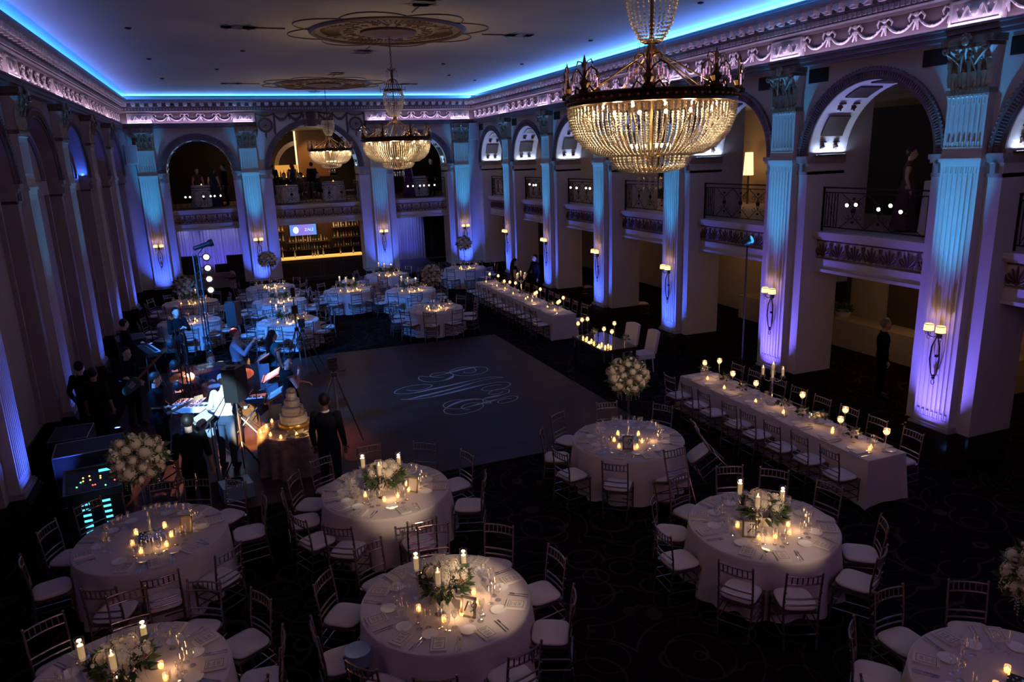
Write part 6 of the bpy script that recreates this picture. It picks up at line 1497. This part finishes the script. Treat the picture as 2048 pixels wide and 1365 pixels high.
boxstand(-1.52,17.0,-1.75,'blue-lit bandstand with sheet music beside the trumpet player'); boxstand(-1.45,15.3,-1.7,'blue-lit bandstand with open yellow pages before the singers'); boxstand(-1.48,13.9,-1.7,'blue-lit bandstand nearest the wedding cake'); boxstand(-2.75,13.0,-1.3,'bandstand before the white-shirted keyboard player')
def keyboard(x,y,rz,z,l,m=None,L=1.2):
    r=empty('electric_keyboard',(x,y,0),rz,label=l,cat='keyboard'); MB().box(-L/2,L/2,-.16,.16,z,z+.09).build('keyboard_case',m or M['black'],r); mb=MB(); n=int((L-.1)/.024)
    for i in range(n): mb.box(-L/2+.05+.024*i,-L/2+.072+.024*i,-.155,-.02,z+.09,z+.10)
    mb.build('white_keys',M['white'],r); mb=MB()
    for i in range(n):
        if i%7 in (0,1,3,4,5): mb.box(-L/2+.066+.024*i,-L/2+.08+.024*i,-.10,-.02,z+.10,z+.112)
    mb.build('black_keys',M['black'],r)
    mb=MB()
    for s in (-1,1): mb.tube([(s*.35,-.2,.02),(-s*.35,.0,z)],.014,6); mb.tube([(s*.35,.2,.02),(-s*.35,.0,z)],.014,6)
    mb.build('x_stand',M['metal'],r)
keyboard(-2.72,14.0,-.35,.98,'white-cased keyboard on an X stand before the white-shirted player',M['white'],.9); keyboard(-4.05,19.6,1.9,.92,'dark keyboard played beside the left wall'); keyboard(-1.95,14.7,-.2,.80,'second keyboard tilted in blue light behind the loudspeaker',None,.9)
r=empty('synth_mixer',(-2.9,14.25,0),-.35,label='small mixer with cables on a stand behind the white keyboard',cat='mixer'); MB().box(-.25,.25,-.18,.18,1.02,1.10).build('mixer_case',mat('grey_case',(.25,.3,.35),.4),r); mb=MB()
for i in range(6):
    for j in range(4): mb.sph((-.2+.08*i,-.12+.08*j,1.11),.014,5,4)
mb.build('knobs',M['metal'],r); mb=MB(); mb.tube([(0,0,1.02),(0,0,.02)],.03,6); mb.box(-.2,.2,-.2,.2,0,.03); mb.build('stand',M['black'],r)
# guitars
def guitar(x,y,z,rx,rz,l,col,bass=False):
    r=empty('bass_guitar' if bass else 'electric_guitar',(x,y,z),0,label=l,cat='guitar'); r.rotation_euler=(0,rx,rz)   # neck along +x
    b=MB(); pts=[]
    for i in range(28):
        a=2*PI*i/28; rr=.17+.035*math.cos(2*a)-.02*math.cos(3*a); pts.append((-.12+rr*1.15*math.cos(a),rr*.85*math.sin(a)))
    b.prism(pts,-.02,.02,'y'); b.build('guitar_body',mat('guitar_'+l[:5],col,.25),r)
    L=.86 if bass else .66
    MB().box(.04,L,-.032,-.018,-.025,.025).build('neck',mat('maple_neck_'+l[:5],(.42,.24,.12),.35),r); b=MB(); b.prism([(L,-.025),(L+.18,-.05),(L+.20,.02),(L+.05,.05),(L,.025)],-.03,-.016,'y')
    for k in range(4): b.sph((L+.05+.035*k,-.025,.045-.018*k),.012,5,4)
    b.build('headstock',bpy.data.materials['maple_neck_'+l[:5]],r)
    b=MB()
    for k in range(4): b.tube([(-.15,-.036,-.015+.01*k),(L,-.036,-.015+.01*k)],.0015,3)
    b.build('strings',M['silver'],r); b=MB(); b.box(-.17,-.02,-.026,-.02,-.05,.05); b.build('pickguard',M['white'] if bass else M['metal'],r)
guitar(-4.02,16.32,1.06,-.75,-.3,'bass guitar with a long maple neck pointing up',(.12,.20,.20),True); guitar(-3.28,13.90,1.02,-.45,-.5,'dark electric guitar slung on the black-shirted guitarist',(.02,.02,.03))
# trumpet
r=empty('trumpet',(-1.66,17.18,1.47),0,label='brass trumpet held by the man with glasses',cat='trumpet'); b=MB(); b.tube([(-.22,0,0),(.1,0,0),(.2,0,0),(.24,0,0),(.27,0,0)],[.008,.008,.014,.03,.06],10,cap=False); b.tube([(-.1,0,0),(-.14,0,-.05),(-.08,0,-.08),(.08,0,-.08),(.13,0,-.04),(.1,0,0)],.008,6)
b.build('tubing',M['brass'],r,smooth=True); b=MB()
for k in range(3): b.tube([(-.03+.03*k,0,-.10),(-.03+.03*k,0,.05)],.012,8)
b.build('valves',M['brass'],r)
# drum kit
def drum(x,y,z,rad,h,l,nm='drum',tilt=0,legs=True):
    r=empty(nm,(x,y,0),0,label=l,cat='drum'); b=MB(); b.M=Matrix.Translation((x*0,0,z))@Matrix.Rotation(tilt,4,'X'); b.lathe([(rad,0),(rad,h)],24,cap=False); b.build('shell',mat('drum_shell',(.03,.05,.10),.2) if 'drum_shell' not in bpy.data.materials else bpy.data.materials['drum_shell'],r)
    b=MB(); b.M=Matrix.Translation((0,0,z))@Matrix.Rotation(tilt,4,'X'); b.lathe([(0,h-.01),(rad,h-.005)],24,cap=False); b.lathe([(0,.01),(rad,.005)],24,cap=False); b.build('drum_head',M['china'],r)
    b=MB(); b.M=Matrix.Translation((0,0,z))@Matrix.Rotation(tilt,4,'X')
    for zz in (0,h): b.lathe([(rad-.004,zz-.012),(rad+.012,zz-.01),(rad+.012,zz+.01),(rad-.004,zz+.012)],24,cap=False)
    for k in range(8): a=PI/4*k; b.tube([((rad+.01)*math.cos(a),(rad+.01)*math.sin(a),0),((rad+.01)*math.cos(a),(rad+.01)*math.sin(a),h)],.005,4)
    b.build('rim_and_lugs',M['metal'],r)
    if legs:
        b=MB()
        for k in range(3): a=2*PI*k/3; b.tube([(rad*.5*math.cos(a),rad*.5*math.sin(a),z),(rad*1.1*math.cos(a),rad*1.1*math.sin(a),.01)],.008,5)
        b.build('drum_legs',M['metal'],r)
drum(-2.5,16.25,.62,.18,.15,'snare drum before the drummer','snare_drum'); drum(-2.05,16.3,.35,.21,.38,'floor tom right of the drummer','floor_tom'); drum(-2.95,16.35,.75,.16,.22,'rack tom left of the drummer','rack_tom',.3)
r=drum(-2.5,15.85,.28,.28,.36,'bass drum lying before the drummer','bass_drum',PI/2,False)
def cymbal(x,y,z,rad,l,t):
    r=empty('cymbal',(x,y,0),0,label=l,cat='cymbal'); b=MB(); b.M=Matrix.Translation((0,0,z))@Matrix.Rotation(t,4,'X'); b.lathe([(rad,0),(rad*.3,.02),(.04,.035),(0,.05)],26,cap=False); b.build('cymbal_disc',M['brass'],r,smooth=True)
    b=MB(); b.tube([(0,0,z+.05),(0,0,.4)],.009,6)
    for k in range(3): a=2*PI*k/3; b.tube([(0,0,.45),(.3*math.cos(a),.3*math.sin(a),.01)],.008,5)
    b.build('cymbal_stand',M['metal'],r)
cymbal(-3.1,16.0,1.1,.24,'crash cymbal left over the drum kit',.3); cymbal(-1.95,15.9,1.05,.26,'ride cymbal right over the drum kit',.25); cymbal(-2.9,16.9,.85,.18,'hi-hat cymbal beside the drummer',0)
r=empty('drum_throne',(-2.55,16.95,0),0,label='round black stool under the drummer',cat='stool'); MB().lathe([(0,.38),(.15,.38),(.16,.41),(.15,.44),(0,.44)],16).build('seat',M['black'],r); b=MB()
for k in range(3): a=2*PI*k/3; b.tube([(0,0,.36),(.2*math.cos(a),.2*math.sin(a),.0)],.012,5)
b.build('stool_legs',M['metal'],r)
# microphones on stands
def mic(x,y,h,rz,l,boom=.5):
    r=empty('microphone_stand',(x,y,0),rz,label=l,cat='microphone stand'); b=MB(); b.tube([(0,0,.03),(0,0,h)],.010,6)
    for k in range(3): a=2*PI*k/3; b.tube([(0,0,.10),(.26*math.cos(a),.26*math.sin(a),.01)],.008,5)
    if boom: b.tube([(0,.2,h-.10),(0,-boom,h+.25)],.008,5)
    b.build('stand',M['black'],r); e=(0,-boom,h+.25) if boom else (0,0,h); b=MB(); b.tube([e,(e[0],e[1]-.13,e[2]+.03)],[.012,.016],8); b.sph((e[0],e[1]-.15,e[2]+.035),.026,8,6); b.build('microphone',M['metal'],r)
mic(-2.5,12.45,1.25,2.6,'boom microphone stand behind the white-shirted player'); mic(-1.72,13.62,1.30,1.2,'boom microphone stand reaching over the blue bandstand',.6); mic(-1.2,16.3,1.35,2.4,'straight microphone stand by the long-haired singer',0); mic(-2.95,13.7,1.0,-1.2,'low microphone stand by the guitarist',.4)
# stands with flags on the dance floor side
def tripod(x,y,z,l,cam_):
    r=empty('camera_tripod' if cam_ else 'light_stand',(x,y,0),0,label=l,cat='tripod')
    for k in range(3): a=2*PI*k/3+.5; MB().tube([(0.03*math.cos(a),.03*math.sin(a),z-.12),(.55*math.cos(a),.55*math.sin(a),.01)],[.018,.012],6).build('tripod_leg',M['metal'],r)
    b=MB(); b.tube([(0,0,z-.6),(0,0,z)],.016,6); b.box(-.05,.05,-.05,.05,z-.14,z-.06); b.build('centre_column',M['black'],r)
    if cam_:
        b=MB(); b.box(-.08,.08,-.05,.05,z,z+.12); b.box(-.03,.03,-.03,.03,z+.12,z+.16); b.tube([(0,-.05,z+.06),(0,-.20,z+.06)],[.035,.045],12); b.box(-.09,.09,.05,.07,z+.12,z+.2); b.build('camera',M['black'],r)
        b=MB(); b.tube([(.05,.05,z-.05),(.25,.25,z-.12)],.008,5); b.build('pan_handle',M['black'],r)
    else:
        b=MB(); b.tube([(0,0,z),(0,0,z+.7)],.014,6); b.box(-.07,.07,-.05,.05,z+.3,z+.5); b.box(-.05,.05,-.04,.04,z+.72,z+.95); b.build('stage_light',M['black'],r)
tripod(-.33,13.3,1.62,'tall camera tripod with a video camera beside the wedding cake',True); tripod(-.55,18.4,1.45,'black light stand between the singers and the blue table',False); tripod(-.35,19.3,1.2,'dark camera tripod beside the blue-lit table',True)
# mixing desk rack and road cases
r=empty('mixing_desk',(-4.1,11.3,0),.12,label='mixing desk with coloured lights on a rack full of glowing screens',cat='mixing desk')
MB().box(-.34,.34,-.28,.28,0,.88).build('rack_case',M['black'],r); D=MB(); DM=Matrix.Translation((0,0,.98))@Matrix.Rotation(R(14),4,'X'); D.M=DM; D.box(-.36,.36,-.30,.30,-.06,.02); D.build('desk_surface',mat('desk_black',(.02,.02,.025),.3),r)
D=MB(); D.M=DM
for x0,x1,y0,y1 in ((-.37,-.34,-.31,.31),(.34,.37,-.31,.31),(-.37,.37,-.32,-.30),(-.37,.37,.30,.32)): D.box(x0,x1,y0,y1,-.08,.05)
D.build('case_edge',M['metal'],r)
LEDC={'green':(.15,1,.3),'amber':(1,.55,.1),'red':(1,.08,.05)}
for nm,pts in (('green',[(-.2,-.12),(.16,-.2),(-.15,-.02),(.3,.2)]),('amber',[(-.12,.08),(-.04,.1),(-.12,0),(-.03,0),(.1,.05),(.1,0)]),('red',[(.0,-.14),(.03,-.14),(.28,-.12)])):
    for (x,y) in pts: D=MB(); D.M=DM; D.sph((x,y,.022),.012,6,4); D.build(nm+'_led',emat(nm+'_led',LEDC[nm],4) if nm+'_led' not in bpy.data.materials else bpy.data.materials[nm+'_led'],r)
D=MB(); D.M=DM; D.box(.08,.24,.16,.22,.02,.026); scm=emat('teal_display',(.10,.75,1),1.8); D.build('display',scm,r)
D=MB(); D.M=DM
for i in range(24): D.box(-.30+.025*i,-.294+.025*i,-.24,-.08,.02,.024)
D.build('fader_rows',M['metal'],r)
for cx,n in ((-.12,6),(.14,5)):
    for k in range(n): MB().box(cx-.05,cx+.05,-.29,-.28,.74-.085*k,.77-.085*k).build('rack_display',scm,r)
def case(x,y,rz,w_,d,h,l):
    r=empty('road_case',(x,y,0),rz,label=l,cat='road case'); MB().box(-w_/2,w_/2,-d/2,d/2,.08,h).build('case_body',M['black'],r); b=MB()
    for sx in (-1,1):
        for sy in (-1,1): b.tube([(sx*w_/2,sy*d/2,.08),(sx*w_/2,sy*d/2,h)],.012,5)
    for zz in (.08,h):
        for sy in (-1,1): b.tube([(-w_/2,sy*d/2,zz),(w_/2,sy*d/2,zz)],.012,5)
        for sx in (-1,1): b.tube([(sx*w_/2,-d/2,zz),(sx*w_/2,d/2,zz)],.012,5)
    b.build('edge_trim',M['metal'],r)
    for sx in (-1,1):
        for sy in (-1,1): MB().lathe([(.0,0),(.035,0),(.035,.08),(0,.08)],10,c=(sx*(w_/2-.08),sy*(d/2-.08),0)).build('caster',M['black'],r)
case(-4.4,13.0,.1,1.0,.7,.95,'black road case with a metal edge behind the mixing desk'); case(-4.9,14.3,.0,.6,.8,.8,'black road case against the left wall'); case(-4.7,21.8,.2,.7,.8,.9,'black road case beside the far left pilaster')
r=empty('power_box',(-2.22,12.0,0),.2,label='blue-lit equipment box with coiled cable on the floor',cat='equipment box'); MB().box(-.24,.24,-.2,.2,0,.28).build('box_body',mat('pale_blue_box',(.20,.32,.45),.5),r); b=MB()
for q in range(3): b.tube([(.12*math.cos(a),.10*math.sin(a),.29+.015*q) for a in [k*PI/8 for k in range(16)]],.010,5,closed=True)
b.build('coiled_cable',M['black'],r)
b=MB(); b.tube([(-3.3,13.8,.04),(-3.1,13.4,.04),(-2.9,13.1,.04),(-3.2,12.9,.04),(-3.45,13.2,.04),(-3.1,13.7,.04),(-2.7,13.5,.04),(-2.5,12.9,.04),(-2.3,12.3,.04)],.010,5); tag(b.build('floor_cable',M['black']),'black cable curling over the dance floor by the guitarist','cable')
# drum shield and tipped furniture glow: perspex screen
tag(MB().box(-3.3,-1.75,15.42,15.43,.03,1.5).build('drum_shield',M['glass']),'clear acrylic drum shield before the drum kit','drum shield')
# stage lighting on the band: unseen spots placed at the front, left wall and lamp tree
lamp('SPOT',(-3.6,-2.6,7.4),60000,(.50,.78,1),aim=(-2.32,13.45,1.1),spot_size=R(4.0),spot_blend=.5,shadow_soft_size=.04)
lamp('SPOT',(-4.9,15.8,4.1),6500,(.04,.26,1),aim=(-1.3,21.5,.6),spot_size=R(48),spot_blend=.9,shadow_soft_size=.08)
lamp('SPOT',(-4.9,13.2,4.1),3200,(.04,.26,1),aim=(-1.5,15.4,.6),spot_size=R(50),spot_blend=.9,shadow_soft_size=.08)
lamp('SPOT',(-2.1,-2.6,7.4),260000,(1,.50,.16),aim=(-1.88,14.9,.0),spot_size=R(2.3),spot_blend=.4,shadow_soft_size=.03)
lamp('SPOT',(-2.4,18.6,3.0),3500,(1,.25,.20),aim=(-.9,14.4,.0),spot_size=R(24),spot_blend=.9,shadow_soft_size=.04)
lamp('SPOT',(-2.6,18.6,3.0),3500,(1,.35,.25),aim=(-3.3,13.4,.0),spot_size=R(20),spot_blend=.9,shadow_soft_size=.04)
# ---------------------------------------------------------------- wedding cake and its table
CM=mat('crushed_rose_gold_taffeta',(.36,.24,.17),.42,.35,noise=(7,.35),bump=(9,1.0))
o=cloth_round(.60,31,'taffeta_tablecloth',CM,.07,.76,13); o.location=(-1.20,12.87,0); tag(o,'crushed rose-gold taffeta cloth on the round cake table','tablecloth')
r=empty('wedding_cake',(-1.14,12.97,.761),.4,label='four-tier white wedding cake on a gold stand',cat='cake')
MB().lathe([(0,0),(.27,0),(.275,.01),(.275,.07),(.265,.085),(0,.085)],40).build('gold_stand',mat('hammered_gold',(.55,.36,.10),.35,.9,noise=(25,.3)),r,smooth=True)
IC=mat('white_icing',(.68,.62,.56),.6,bump=(45,.6)); z=.085
for k,(q,h) in enumerate(((.235,.15),(.185,.14),(.135,.13),(.09,.13))):
    b=MB(); b.lathe([(0,z),(q,z),(q+.004,z+.01),(q,z+h-.012),(q-.012,z+h),(0,z+h)],40)
    b.build('cake_tier',IC,r,smooth=True); b=MB()
    for i in range(int(q*260)): a=i*2.39996; zz=z+.02+(h-.04)*((i*.618)%1); b.sph((q*math.cos(a),q*math.sin(a),zz),.012,5,4,(1,1,.8))
    b.build('icing_blossoms',IC,r,smooth='all'); z+=h
for i in range(7): a=i*1.1; bloom(r,(.05*math.cos(a)*(i>0),.05*math.sin(a)*(i>0),z+.03+.02*(i==0)),.038,i,'sugar_flower',M['petal'])
for i,(a,zz,q) in enumerate(((-1.2,.30,.20),(-1.0,.36,.17),(-1.4,.26,.22),(-.8,.28,.21),(2.2,.2,.25))): bloom(r,(q*math.cos(a),q*math.sin(a),zz),.035,i,'sugar_flower')
b=leaves_mb(.05,14,3,1,.05); b.v=[(x+.2*math.cos(-1.1),y+.2*math.sin(-1.1),zz+.3) for x,y,zz in b.v]; b.build('leaf_spray',M['leaf'],r,fix=False)
for i in range(12):
    a=2*PI*i/12+.1; q=.50+.035*(-1)**i
    PT['votive'].put((-1.20+q*math.cos(a),12.87+q*math.sin(a),.761),0,label='votive on the cake table at the %s position'%oc(hour(-1.28,12.85,a)),cat='candle',group='votives ringing the wedding cake')
b=leaves_mb(.10,60,9,.3,.07,0); b.v=[(x*1.6-1.18,y+12.42,zz+.775) for x,y,zz in b.v]; tag(b.build('greenery_sprig',mat('dusty_leaves',(.30,.27,.22),.6),fix=False),'pale leafy sprig lying in front of the wedding cake','greenery')
PT['plate'].put((-.80,12.98,.761),0,label='white plate at the right edge of the cake table',cat='plate')
lamp('POINT',(-1.45,12.35,.90),1.0,WARM,shadow_soft_size=.04); lamp('POINT',(-.95,12.40,.90),1.0,WARM,shadow_soft_size=.04)
lamp('SPOT',(3.5,2.0,7.4),1900,(1,.74,.5),aim=(-1.15,12.7,.95),spot_size=R(5.5),spot_blend=.6,shadow_soft_size=.03)
